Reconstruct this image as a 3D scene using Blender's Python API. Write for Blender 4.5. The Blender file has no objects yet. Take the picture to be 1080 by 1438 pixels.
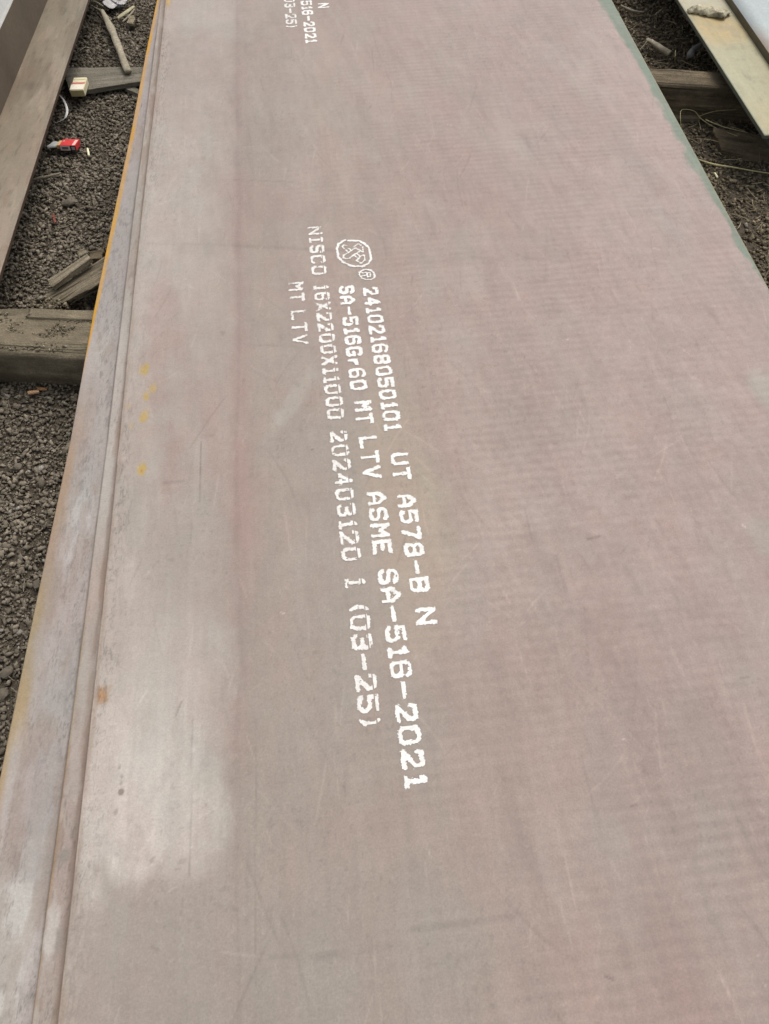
import bpy, bmesh, math, random
import numpy as np

# ------------------------------------------------------------------ camera, sky, sun, exposure
SC = bpy.context.scene
ZT = 0.21                        # top of the big plate above the ground
CAMH = 1.72                      # camera above the plate
FPX, PCX, PCY = 1000.0, 540.0, 719.0
PITCH = math.radians(59.327)
YAW = math.radians(-6.028)

cam_d = bpy.data.cameras.new('camera')
cam = bpy.data.objects.new('camera', cam_d)
SC.collection.objects.link(cam)
cam.location = (0, 0, ZT + CAMH)
cam.rotation_euler = (math.pi / 2 - PITCH, 0, YAW)
cam_d.sensor_fit = 'HORIZONTAL'
cam_d.sensor_width = 36.0
cam_d.lens = 36.0 * FPX / 1080.0
cam_d.clip_start = 0.02
cam_d.clip_end = 2000
SC.camera = cam

SUN_EL, SUN_ROT = math.radians(58), math.radians(35)
wd = bpy.data.worlds.new('World')
SC.world = wd
wd.use_nodes = True
nt = wd.node_tree
bg = nt.nodes['Background']
sky = nt.nodes.new('ShaderNodeTexSky')
sky.sky_type = 'NISHITA'
sky.sun_disc = False
sky.sun_elevation = SUN_EL
sky.sun_rotation = SUN_ROT
sky.dust_density = 4.0
hs = nt.nodes.new('ShaderNodeHueSaturation')
hs.inputs['Saturation'].default_value = 0.22      # a white overcast sky
nt.links.new(sky.outputs[0], hs.inputs['Color'])
nt.links.new(hs.outputs[0], bg.inputs['Color'])
bg.inputs['Strength'].default_value = 0.15

sun_d = bpy.data.lights.new('sun', 'SUN')
sun = bpy.data.objects.new('sun', sun_d)
SC.collection.objects.link(sun)
sun_d.energy = 1.1
sun_d.angle = math.radians(35)
sun_d.color = (1.0, 0.96, 0.90)
sun.rotation_euler = (math.pi / 2 - SUN_EL, 0, math.pi - SUN_ROT)
sun.location = (2, 3, 8)

SC.view_settings.view_transform = 'Standard'
SC.view_settings.look = 'None'
SC.view_settings.gamma = 1.0
SC.view_settings.use_curve_mapping = False
SC.view_settings.exposure = 0.38

random.seed(7)
RNG = np.random.RandomState(11)


# ------------------------------------------------------------------ helpers
def on(u, v, z=0.0):
    """Where the survey point (u, v) of the photograph lies on the level z (world height); world X runs
    across the plates and Y along them."""
    a, b = u - PCX, v - PCY
    r = np.array([a, FPX * math.cos(PITCH) - b * math.sin(PITCH), -(FPX * math.sin(PITCH) + b * math.cos(PITCH))])
    t = (ZT + CAMH - z) / (-r[2])
    x, y = r[0] * t, r[1] * t
    c, s = math.cos(YAW), math.sin(YAW)
    return np.array([x * c - y * s, x * s + y * c])


def on3(u, v, z):
    p = on(u, v, z)
    return (float(p[0]), float(p[1]), z)


_TAB = np.random.RandomState(5).rand(512, 512)


def vnoise(x, y, seed=0):
    x = np.asarray(x, float) + seed * 17.31
    y = np.asarray(y, float) + seed * 41.77
    xi = np.floor(x).astype(int)
    yi = np.floor(y).astype(int)
    fx = x - xi
    fy = y - yi
    fx = fx * fx * (3 - 2 * fx)
    fy = fy * fy * (3 - 2 * fy)
    a = _TAB[xi % 512, yi % 512]
    b = _TAB[(xi + 1) % 512, yi % 512]
    c = _TAB[xi % 512, (yi + 1) % 512]
    d = _TAB[(xi + 1) % 512, (yi + 1) % 512]
    return (a * (1 - fx) + b * fx) * (1 - fy) + (c * (1 - fx) + d * fx) * fy


def fbm(x, y, sx, sy=None, octv=4, seed=0):
    sy = sx if sy is None else sy
    t = 0
    amp, tot = 1.0, 0.0
    fx, fy = 1.0 / sx, 1.0 / sy
    for o in range(octv):
        t = t + amp * vnoise(np.asarray(x) * fx, np.asarray(y) * fy, seed + o * 3)
        tot += amp
        amp *= 0.55
        fx *= 2.03
        fy *= 2.03
    return t / tot


def sstep(e0, e1, x):
    t = np.clip((x - e0) / (e1 - e0 + 1e-12), 0, 1)
    return t * t * (3 - 2 * t)


def lin(r, g, b):
    c = np.array([r, g, b], float) / 255.0
    return np.where(c <= 0.04045, c / 12.92, ((c + 0.055) / 1.055) ** 2.4)


KALB = 0.60          # seen colour -> paint colour


def pc(r, g, b):
    return lin(r, g, b) * KALB


def pd(r, g, b):
    return lin(r, g, b) * 0.95


def mesh_obj(name, verts, faces, mat=None, parent=None, smooth=False):
    me = bpy.data.meshes.new(name)
    me.from_pydata([tuple(map(float, v)) for v in verts], [], [tuple(map(int, f)) for f in faces])
    if smooth:
        me.polygons.foreach_set('use_smooth', [True] * len(me.polygons))
    me.update()
    o = bpy.data.objects.new(name, me)
    SC.collection.objects.link(o)
    if mat:
        me.materials.append(mat)
    if parent:
        o.parent = parent
    return o


def add_color(o, cols, name='paint'):
    at = o.data.color_attributes.new(name, 'FLOAT_COLOR', 'POINT')
    n = len(o.data.vertices)
    a = np.ones((n, 4), np.float32)
    a[:, :3] = cols
    at.data.foreach_set('color', a.ravel())


def tag(o, label, cat=None, group=None):
    o['label'] = label
    if cat:
        o['category'] = cat
    if group:
        o['group'] = group
    return o


def empty(name, loc=(0, 0, 0), rz=0.0):
    o = bpy.data.objects.new(name, None)
    o.location = loc
    o.rotation_euler = (0, 0, rz)
    o.empty_display_size = 0.05
    SC.collection.objects.link(o)
    return o


# ------------------------------------------------------------------ materials
class NT:
    def __init__(self, name):
        self.m = bpy.data.materials.new(name)
        self.m.use_nodes = True
        self.t = self.m.node_tree
        self.b = self.t.nodes['Principled BSDF']
        self._obj = None

    def n(self, typ, **kw):
        nd = self.t.nodes.new(typ)
        for k, v in kw.items():
            setattr(nd, k, v)
        return nd

    def l(self, a, b):
        self.t.links.new(a, b)

    def coords(self, scale=(1, 1, 1), rot=(0, 0, 0)):
        if self._obj is None:
            self._obj = self.n('ShaderNodeTexCoord')
        mp = self.n('ShaderNodeMapping')
        mp.inputs['Scale'].default_value = scale
        mp.inputs['Rotation'].default_value = rot
        self.l(self._obj.outputs['Object'], mp.inputs['Vector'])
        return mp.outputs['Vector']

    def noise(self, scale, detail=4, rough=0.6, vec=None, dist=0.0):
        nd = self.n('ShaderNodeTexNoise')
        nd.inputs['Scale'].default_value = scale
        nd.inputs['Detail'].default_value = detail
        nd.inputs['Roughness'].default_value = rough
        nd.inputs['Distortion'].default_value = dist
        self.l(vec if vec is not None else self.coords(), nd.inputs['Vector'])
        return nd.outputs['Fac']

    def rng(self, fac, a, b, lo=0.3, hi=0.7):
        nd = self.n('ShaderNodeMapRange')
        nd.inputs['From Min'].default_value = lo
        nd.inputs['From Max'].default_value = hi
        nd.inputs['To Min'].default_value = a
        nd.inputs['To Max'].default_value = b
        self.l(fac, nd.inputs['Value'])
        return nd.outputs['Result']

    def math(self, op, a, b):
        nd = self.n('ShaderNodeMath', operation=op)
        for i, s in enumerate((a, b)):
            if isinstance(s, (int, float)):
                nd.inputs[i].default_value = s
            else:
                self.l(s, nd.inputs[i])
        return nd.outputs[0]

    def mix(self, fac, a, b, mode='MIX'):
        nd = self.n('ShaderNodeMix', data_type='RGBA', blend_type=mode)
        for s, k in ((fac, 0), (a, 6), (b, 7)):
            if isinstance(s, (int, float)):
                nd.inputs[k].default_value = s
            elif isinstance(s, (tuple, list, np.ndarray)):
                nd.inputs[k].default_value = (float(s[0]), float(s[1]), float(s[2]), 1)
            else:
                self.l(s, nd.inputs[k])
        return nd.outputs[2]

    def scale_col(self, col, fac):
        nd = self.n('ShaderNodeVectorMath', operation='SCALE')
        self.l(col, nd.inputs[0])
        if isinstance(fac, (int, float)):
            nd.inputs['Scale'].default_value = fac
        else:
            self.l(fac, nd.inputs['Scale'])
        return nd.outputs[0]

    def attr(self, name='paint'):
        nd = self.n('ShaderNodeAttribute')
        nd.attribute_name = name
        return nd.outputs['Color']

    def bump(self, h, strength=0.3, dist=0.002):
        nd = self.n('ShaderNodeBump')
        nd.inputs['Strength'].default_value = strength
        nd.inputs['Distance'].default_value = dist
        self.l(h, nd.inputs['Height'])
        self.l(nd.outputs['Normal'], self.b.inputs['Normal'])

    def out(self, col, rough=0.6, spec=0.35, metal=0.0):
        if isinstance(col, (tuple, list, np.ndarray)):
            self.b.inputs['Base Color'].default_value = (float(col[0]), float(col[1]), float(col[2]), 1)
        else:
            self.l(col, self.b.inputs['Base Color'])
        if isinstance(rough, (int, float)):
            self.b.inputs['Roughness'].default_value = rough
        else:
            self.l(rough, self.b.inputs['Roughness'])
        self.b.inputs['Specular IOR Level'].default_value = spec
        self.b.inputs['Metallic'].default_value = metal
        return self.m


def steel_material(name, chatter=0.05, side=True):
    """Mill scale: the wear map of the plate, fine grain, lengthwise streaks, roll chatter marks."""
    t = NT(name)
    col = t.attr()
    grain = t.rng(t.noise(200, 4, 0.8), 0.87, 1.13)
    cloud = t.rng(t.noise(13, 7, 0.7), 0.94, 1.06)
    streak = t.rng(t.noise(1.0, 5, 0.6, vec=t.coords((60, 5.2, 1)), dist=0.4), 0.972, 1.028)
    fine_x = t.rng(t.noise(75, 5, 0.8), 0.935, 1.065)
    w = t.n('ShaderNodeTexWave', wave_type='BANDS', bands_direction='Y', wave_profile='SIN')
    w.inputs['Scale'].default_value = 10.6
    w.inputs['Distortion'].default_value = 2.2
    w.inputs['Detail'].default_value = 3
    w.inputs['Detail Scale'].default_value = 0.9
    t.l(t.coords((1, 1, 1), (0, 0, math.radians(-1.2))), w.inputs['Vector'])
    mod = t.rng(t.noise(2.6, 5, 0.7), 0.22, 1.0, 0.42, 0.66)
    sepx = t.n('ShaderNodeSeparateXYZ')
    t.l(t.coords(), sepx.inputs[0])
    mod = t.math('MULTIPLY', mod, t.rng(sepx.outputs[0], 0.12, 1.0, -0.2, 0.45))
    amp = t.math('MULTIPLY', mod, chatter)
    wv = t.math('MULTIPLY', t.math('SUBTRACT', w.outputs['Fac'], 0.5), amp)
    wv = t.math('ADD', wv, 1.0)
    f = t.math('MULTIPLY', t.math('MULTIPLY', grain, cloud), t.math('MULTIPLY', streak, fine_x))
    f = t.math('MULTIPLY', f, wv)
    c = t.scale_col(col, f)
    # slight hue drift between rosy and greenish-grey scale
    hue = t.rng(t.noise(6.5, 5, 0.6, vec=t.coords((1.0, 0.45, 1))), 0.0, 1.0, 0.36, 0.64)
    c = t.mix(hue, t.mix(1.0, c, (1.025, 0.985, 0.975), 'MULTIPLY'), t.mix(1.0, c, (0.975, 1.01, 1.0), 'MULTIPLY'))
    rough = t.rng(t.noise(40, 4, 0.65), 0.46, 0.66)
    h = t.math('ADD', t.noise(140, 4, 0.7), t.math('MULTIPLY', t.noise(26, 3, 0.6), 1.6))
    t.bump(h, 0.16, 0.0016)
    return t.out(c, rough, 0.28)


M_STEEL = steel_material('mill_scale_steel', 0.105)
M_STEEL_SIDE = steel_material('worn_steel', 0.015)


def paint_white(name, rgb, lo):
    t = NT(name)
    k = t.math('MULTIPLY', t.rng(t.noise(420, 3, 0.7), 0.80, 1.05), t.rng(t.noise(45, 4, 0.7), lo, 1.04))
    base = t.n('ShaderNodeRGB')
    base.outputs[0].default_value = rgb + (1,)
    c = t.scale_col(base.outputs[0], k)
    return t.out(c, 0.6, 0.3)


M_PAINT = paint_white('stencil_paint', (0.80, 0.775, 0.735), 0.78)
M_PAINT_THIN = paint_white('thin_stencil_paint', (0.78, 0.745, 0.70), 0.74)


def attr_material(name, rough=0.85, spec=0.2, nscale=60, lo=0.8, hi=1.2, bump=0.3, bdist=0.002, detail=4):
    t = NT(name)
    n1 = t.noise(nscale, detail, 0.65)
    c = t.scale_col(t.attr(), t.rng(n1, lo, hi))
    t.bump(n1, bump, bdist)
    return t.out(c, rough, spec)


def flat_material(name, col, rough=0.7, spec=0.25, nscale=120, var=0.15, bump=0.1, bdist=0.001):
    t = NT(name)
    base = t.n('ShaderNodeRGB')
    base.outputs[0].default_value = (float(col[0]), float(col[1]), float(col[2]), 1)
    n1 = t.noise(nscale, 4, 0.65)
    c = t.scale_col(base.outputs[0], t.rng(n1, 1 - var, 1 + var))
    t.bump(n1, bump, bdist)
    return t.out(c, rough, spec)


def wood_material(name, light, dark, grain=60.0, crack=0.5, dirt=0.25):
    """Weathered timber: long grain along local X, dark checks, grey-brown mottling."""
    t = NT(name)
    v = t.coords((2.2, grain, grain))
    g = t.noise(1.0, 6, 0.7, vec=v, dist=0.6)
    mott = t.noise(9, 5, 0.65)
    c = t.mix(t.rng(g, 0, 1, 0.3, 0.72), dark, light)
    c = t.scale_col(c, t.rng(mott, 0.7, 1.28, 0.3, 0.7))
    ck = t.noise(1.0, 3, 0.5, vec=t.coords((1.3, grain * 0.42, grain * 0.42)), dist=0.3)
    cm = t.rng(ck, 1.0, 0.0, 0.395, 0.435)
    cm = t.math('MULTIPLY', cm, crack)
    c = t.mix(cm, c, tuple(np.array(dark) * 0.35))
    dm = t.rng(t.noise(16, 6, 0.75), 0.0, dirt, 0.42, 0.60)
    c = t.mix(dm, c, tuple(np.array(dark) * 0.8 + np.array(light) * 0.1))
    pit = t.rng(t.noise(75, 4, 0.75), 0.0, 1.0, 0.62, 0.70)
    c = t.mix(t.math('MULTIPLY', pit, 0.5), c, tuple(np.array(dark) * 0.35))
    grit = t.rng(t.noise(190, 3, 0.7), 0.80, 1.20)
    c = t.scale_col(c, grit)
    h = t.math('SUBTRACT', t.math('ADD', g, t.math('MULTIPLY', t.noise(120, 3, 0.7), 0.5)), cm)
    t.bump(h, 0.9, 0.010)
    return t.out(c, 0.9, 0.15)


# ------------------------------------------------------------------ ground
def ground_height(x, y):
    return (fbm(x, y, 0.55, octv=4, seed=21) - 0.5) * 0.035


def build_ground():
    xs = np.concatenate([[-700, -120, -30, -8, -4], np.arange(-2.6, 3.2, 0.03), [4.5, 8, 30, 120, 700]])
    ys = np.concatenate([[-700, -120, -30, -8, -3], np.arange(-0.6, 5.4, 0.03), [6.5, 9, 14, 40, 150, 700]])
    X, Y = np.meshgrid(xs, ys, indexing='ij')
    near = ((np.abs(X) < 3.3) & (Y < 5.5) & (Y > -0.7)).astype(float)
    Z = ground_height(X, Y) * near - 0.004
    Z += (fbm(X, Y, 0.06, octv=3, seed=29) - 0.5) * 0.012 * near
    V = np.stack([X, Y, Z], -1).reshape(-1, 3)
    ny = len(ys)
    F = []
    for i in range(len(xs) - 1):
        for j in range(ny - 1):
            a = i * ny + j
            F.append((a, a + ny, a + ny + 1, a + 1))
    t = NT('yard_soil')
    n1 = t.noise(24, 6, 0.7)
    n2 = t.noise(150, 4, 0.7)
    c = t.mix(t.rng(n1, 0, 1), tuple(pd(70, 62, 53)), tuple(pd(104, 95, 82)))
    c = t.scale_col(c, t.rng(n2, 0.7, 1.3))
    t.bump(t.math('ADD', n1, n2), 0.8, 0.012)
    o = mesh_obj('ground', V, F, t.out(c, 0.95, 0.1), smooth=True)
    o['kind'] = 'structure'
    o['label'] = 'dark grey-brown yard ground between and under the plate stacks'
    return o


build_ground()


def chips(name, region, n, size, flat, colA, colB, seed, lift=0.0, hole=None, rough=0.9, pale=0.02, label='', level=None):
    """Thousands of broken stone chips as one mesh."""
    r = np.random.RandomState(seed)
    x0, x1, y0, y1 = region
    x = r.uniform(x0, x1, n)
    y = r.uniform(y0, y1, n)
    if hole is not None:
        k = hole(x, y)
        x, y = x[k], y[k]
        n = len(x)
    s = size[0] + (size[1] - size[0]) * r.rand(n) ** 2.8
    base = np.array([[-1, -1, -1], [1, -1, -1], [1, 1, -1], [-1, 1, -1],
                     [-1, -1, 1], [1, -1, 1], [1, 1, 1], [-1, 1, 1]], float) * 0.5
    quads = np.array([[0, 3, 2, 1], [4, 5, 6, 7], [0, 1, 5, 4], [1, 2, 6, 5], [2, 3, 7, 6], [3, 0, 4, 7]])
    P = base[None] + r.uniform(-0.24, 0.24, (n, 8, 3))
    P[:, 4:, :2] *= r.uniform(0.45, 0.95, (n, 1, 1))
    P[:, :, 0] *= (s * r.uniform(0.8, 1.5, n))[:, None]
    P[:, :, 1] *= (s * r.uniform(0.6, 1.0, n))[:, None]
    P[:, :, 2] *= (s * r.uniform(flat[0], flat[1], n))[:, None]
    a, b, c = r.uniform(0, 6.28, n), r.normal(0, 0.42, n), r.normal(0, 0.42, n)
    ca, sa, cb, sb, cc, sc_ = np.cos(a), np.sin(a), np.cos(b), np.sin(b), np.cos(c), np.sin(c)
    Rz = np.zeros((n, 3, 3)); Rz[:, 0, 0] = ca; Rz[:, 0, 1] = -sa; Rz[:, 1, 0] = sa; Rz[:, 1, 1] = ca; Rz[:, 2, 2] = 1
    Rx = np.zeros((n, 3, 3)); Rx[:, 0, 0] = 1; Rx[:, 1, 1] = cb; Rx[:, 1, 2] = -sb; Rx[:, 2, 1] = sb; Rx[:, 2, 2] = cb
    Ry = np.zeros((n, 3, 3)); Ry[:, 1, 1] = 1; Ry[:, 0, 0] = cc; Ry[:, 0, 2] = sc_; Ry[:, 2, 0] = -sc_; Ry[:, 2, 2] = cc
    R = np.einsum('nij,njk,nkl->nil', Rz, Rx, Ry)
    P = np.einsum('nij,nkj->nki', R, P)
    if isinstance(lift, tuple):          # a heap: pieces all the way up from its foot
        lift = r.uniform(lift[0], lift[1], n)
    z = (ground_height(x, y) if level is None else level) + s * 0.12 + r.uniform(-0.1, 0.55, n) * s * 0.5 + lift
    P += np.stack([x, y, z], -1)[:, None, :]
    V = P.reshape(-1, 3)
    F = (quads[None] + (np.arange(n) * 8)[:, None, None]).reshape(-1)
    me = bpy.data.meshes.new(name)
    me.vertices.add(n * 8)
    me.vertices.foreach_set('co', V.astype(np.float32).ravel())
    me.loops.add(n * 24)
    me.loops.foreach_set('vertex_index', F.astype(np.int32))
    me.polygons.add(n * 6)
    me.polygons.foreach_set('loop_start', np.arange(0, n * 24, 4).astype(np.int32))
    me.polygons.foreach_set('loop_total', np.full(n * 6, 4, np.int32))
    me.update(calc_edges=True)
    o = bpy.data.objects.new(name, me)
    SC.collection.objects.link(o)
    k = r.rand(n, 1)
    col = colA * (1 - k) + colB * k
    col = col * r.uniform(0.7, 1.25, (n, 1))
    patch = fbm(x, y, 0.22, octv=3, seed=seed)[:, None]
    col = col * (0.72 + 0.56 * patch)
    pl = r.rand(n) < pale
    col[pl] = pd(150, 143, 132) * r.uniform(0.7, 1.1, (pl.sum(), 1))
    add_color(o, np.repeat(col, 8, 0))
    me.materials.append(attr_material(name + '_stone', rough, 0.15, 260, 0.82, 1.18, 0.35, 0.002))
    o['kind'] = 'stuff'
    o['label'] = label
    return o


chips('gravel', (-1.75, -0.45, -0.3, 4.7), 95000, (0.004, 0.017), (0.28, 0.6), pd(104, 96, 83), pd(133, 123, 108), 3,
      label='dark grey-brown crushed stone chips filling the gap on the left')
chips('soil_crumbs', (1.25, 2.9, 1.3, 4.9), 42000, (0.004, 0.017), (0.45, 0.8), pd(98, 88, 72), pd(128, 116, 96), 4,
      pale=0.012, label='loose brown soil and wood crumbs on the right hand ground')


def litter(name, region, n, length, width, colA, colB, seed, lift, label):
    """Scattered straw and splinters: bent three-sided slivers joined in one mesh."""
    r = np.random.RandomState(seed)
    V, F, C = [], [], []
    for i in range(n):
        x, y = r.uniform(region[0], region[1]), r.uniform(region[2], region[3])
        if vnoise(x * 4, y * 4, seed) < 0.33:
            continue
        L = length[0] + (length[1] - length[0]) * r.rand() ** 2.5
        w = r.uniform(*width)
        a = r.uniform(0, 6.28)
        bend = r.normal(0, 0.35)
        z0 = float(ground_height(x, y)) + lift + r.uniform(0, 0.008)
        col = colA + (colB - colA) * r.rand()
        col = col * r.uniform(0.6, 1.15)
        b = len(V)
        px, py, pz = x, y, z0
        tilt = r.normal(0, 0.18)
        for s in range(4):
            aa = a + bend * s / 3
            nx, ny = -math.sin(aa), math.cos(aa)
            ww = w * (1.0 if s < 3 else 0.5)
            V += [(px + nx * ww, py + ny * ww, pz), (px - nx * ww, py - ny * ww, pz), (px, py, pz + ww * 1.2)]
            C += [col] * 3
            px += math.cos(aa) * L / 3
            py += math.sin(aa) * L / 3
            pz = max(pz + tilt * L / 3, float(ground_height(px, py)) + 0.004)
        for s in range(3):
            q = b + s * 3
            F += [(q, q + 3, q + 5, q + 2), (q + 1, q + 2, q + 5, q + 4), (q, q + 1, q + 4, q + 3)]
        F += [(b, b + 2, b + 1), (b + 9, b + 10, b + 11)]
    o = mesh_obj(name, V, F, attr_material(name + '_fibre', 0.85, 0.2, 200, 0.85, 1.15, 0.1))
    add_color(o, np.array(C))
    o['kind'] = 'stuff'
    o['label'] = label
    return o


litter('straw', (1.45, 2.4, 1.5, 4.6), 1700, (0.015, 0.10), (0.0007, 0.0022), pd(110, 98, 78), pd(176, 162, 130), 8, 0.008,
       'dry straw, splinters and stem bits scattered over the right hand soil')
litter('splinters', (-1.5, -0.65, 0.3, 4.6), 420, (0.012, 0.07), (0.0006, 0.0018), pd(105, 97, 84), pd(150, 140, 122), 9,
       0.012, 'thin wood splinters and fibres scattered over the left gravel')


# ------------------------------------------------------------------ plates
def blob(X, Y, uv, rx, ry, z=ZT, ang=0.0, soft=0.55, nz=0.35, seed=1):
    c = on(uv[0], uv[1], z)
    dx, dy = X - c[0], Y - c[1]
    ca, sa = math.cos(ang), math.sin(ang)
    ex, ey = (dx * ca + dy * sa) / rx, (-dx * sa + dy * ca) / ry
    d = np.sqrt(ex * ex + ey * ey)
    d = d + nz * (fbm(X, Y, min(rx, ry) * 0.9, octv=3, seed=seed) - 0.5) * 2
    return 1 - sstep(1 - soft, 1 + soft * 0.4, d)


def seg(X, Y, a, b, w, z=ZT, soft=1.0):
    A, B = on(a[0], a[1], z), on(b[0], b[1], z)
    d = B - A
    L2 = d @ d
    t = np.clip(((X - A[0]) * d[0] + (Y - A[1]) * d[1]) / L2, 0, 1)
    dist = np.hypot(X - (A[0] + t * d[0]), Y - (A[1] + t * d[1]))
    return 1 - sstep(w * (1 - soft), w, dist)


def band(x, a, b, s):
    return sstep(a - s, a + s, x) * (1 - sstep(b - s, b + s, x))


def mixc(C, col, m):
    return C * (1 - m[..., None]) + np.asarray(col) * m[..., None]


def mulc(C, f, m):
    return C * (1 + (f - 1) * m)[..., None]


def row_steps(y0, y1, fine):
    """Rows along a plate: close together near the viewer, wider with distance."""
    ys = [y0]
    while ys[-1] < y1:
        y = ys[-1]
        ys.append(y + fine * (1 + max(0.0, y - 0.4) * 0.75 + max(0.0, y - 4.3) * 14 + max(0.0, -0.3 - y) * 10))
    ys[-1] = y1
    return np.array(ys)


def plate(name, left, right, y0, y1, ztop, thick, painter, xs_rule, fine=0.004, mat=None, wav=0.0012, edge_mat_col=None):
    """A flat rolled plate: left(y), right(y) are its long edges. The top is a fine grid that carries the wear,
    with a small rounded arris, vertical edge faces and an underside."""
    ys = row_steps(y0, y1, fine)
    tt = xs_rule
    Yg = np.repeat(ys[None], len(tt), 0)
    Lg, Rg = left(ys)[None], right(ys)[None]
    Xg = Lg + (Rg - Lg) * tt[:, None]
    Zg = ztop + (fbm(Xg, Yg, 0.7, 1.3, 3, seed=40) - 0.5) * wav
    C = painter(Xg, Yg, Lg + 0 * Xg, Rg + 0 * Xg)
    nx, ny = Xg.shape
    # arris
    Zg[0] -= 0.0012; Zg[-1] -= 0.0012; Zg[:, 0] -= 0.0012; Zg[:, -1] -= 0.0012
    V = np.stack([Xg, Yg, Zg], -1).reshape(-1, 3)
    idx = np.arange(nx * ny).reshape(nx, ny)
    Q = np.stack([idx[:-1, :-1], idx[1:, :-1], idx[1:, 1:], idx[:-1, 1:]], -1).reshape(-1, 4)
    ring = np.concatenate([idx[:, 0], idx[-1, 1:], idx[-2::-1, -1], idx[0, -2:0:-1]])
    nb = len(ring)
    Vb = V[ring].copy()
    Vm = V[ring].copy()
    Vm[:, 2] -= 0.001
    Vb[:, 2] = ztop - thick
    b0 = len(V)
    V = np.concatenate([V, Vm, Vb])
    im = b0 + np.arange(nb)
    ib = b0 + nb + np.arange(nb)
    S1 = np.stack([ring, np.roll(ring, -1), np.roll(im, -1), im], -1)[:, ::-1]
    S2 = np.stack([im, np.roll(im, -1), np.roll(ib, -1), ib], -1)[:, ::-1]
    me = bpy.data.meshes.new(name)
    rpos = {int(v): k for k, v in enumerate(ring)}
    lb = ib[[rpos[int(v)] for v in idx[0]]]
    rbm = ib[[rpos[int(v)] for v in idx[-1]]]
    S3 = np.stack([lb[:-1], lb[1:], rbm[1:], rbm[:-1]], -1)
    quads = np.concatenate([Q, S1, S2, S3])
    nq = len(quads)
    me.vertices.add(len(V))
    me.vertices.foreach_set('co', V.astype(np.float32).ravel())
    me.loops.add(nq * 4)
    me.loops.foreach_set('vertex_index', quads.ravel().astype(np.int32))
    me.polygons.add(nq)
    me.polygons.foreach_set('loop_start', (np.arange(nq) * 4).astype(np.int32))
    me.polygons.foreach_set('loop_total', np.full(nq, 4, np.int32))
    me.polygons.foreach_set('use_smooth', np.concatenate([np.ones(len(Q), bool), np.zeros(nq - len(Q), bool)]))
    me.update(calc_edges=True)
    o = bpy.data.objects.new(name, me)
    SC.collection.objects.link(o)
    ec = np.array(edge_mat_col if edge_mat_col is not None else pc(120, 98, 84))
    en = 0.75 + 0.5 * fbm(V[ring][:, 0] + V[ring][:, 1], V[ring][:, 1], 0.05, octv=3, seed=4)[:, None]
    cols = np.concatenate([C.reshape(-1, 3), ec * en, ec * en * 0.8])
    add_color(o, np.clip(cols, 0.003, 0.9))
    me.materials.append(mat or M_STEEL)
    return o


def xrule(parts):
    a = []
    for lo, hi, n in parts:
        a.append(np.linspace(lo, hi, n, endpoint=False))
    return np.concatenate(a + [[1.0]])


def scratches(C, X, Y, n, xr, yr, L, w, f, seed, ang=(1.57, 0.35)):
    r = np.random.RandomState(seed)
    for i in range(n):
        cx, cy = r.uniform(*xr), r.uniform(*yr)
        l = r.uniform(*L) * 0.5
        a = r.normal(*ang)
        dx, dy = math.cos(a), math.sin(a)
        x0, x1 = cx - l - 0.01, cx + l + 0.01
        y0, y1 = cy - l - 0.01, cy + l + 0.01
        sel = (X > x0) & (X < x1) & (Y > y0) & (Y < y1)
        if not sel.any():
            continue
        px, py = X[sel] - cx, Y[sel] - cy
        t = px * dx + py * dy
        curve = r.normal(0, 0.6) * t * t
        d = np.abs(-px * dy + py * dx + curve)
        ww = r.uniform(*w)
        m = (1 - sstep(0, ww, d)) * (1 - sstep(l * 0.5, l, np.abs(t))) * r.uniform(0.4, 1)
        C[sel] = C[sel] * (1 + (f - 1) * m)[:, None]
    return C


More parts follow.
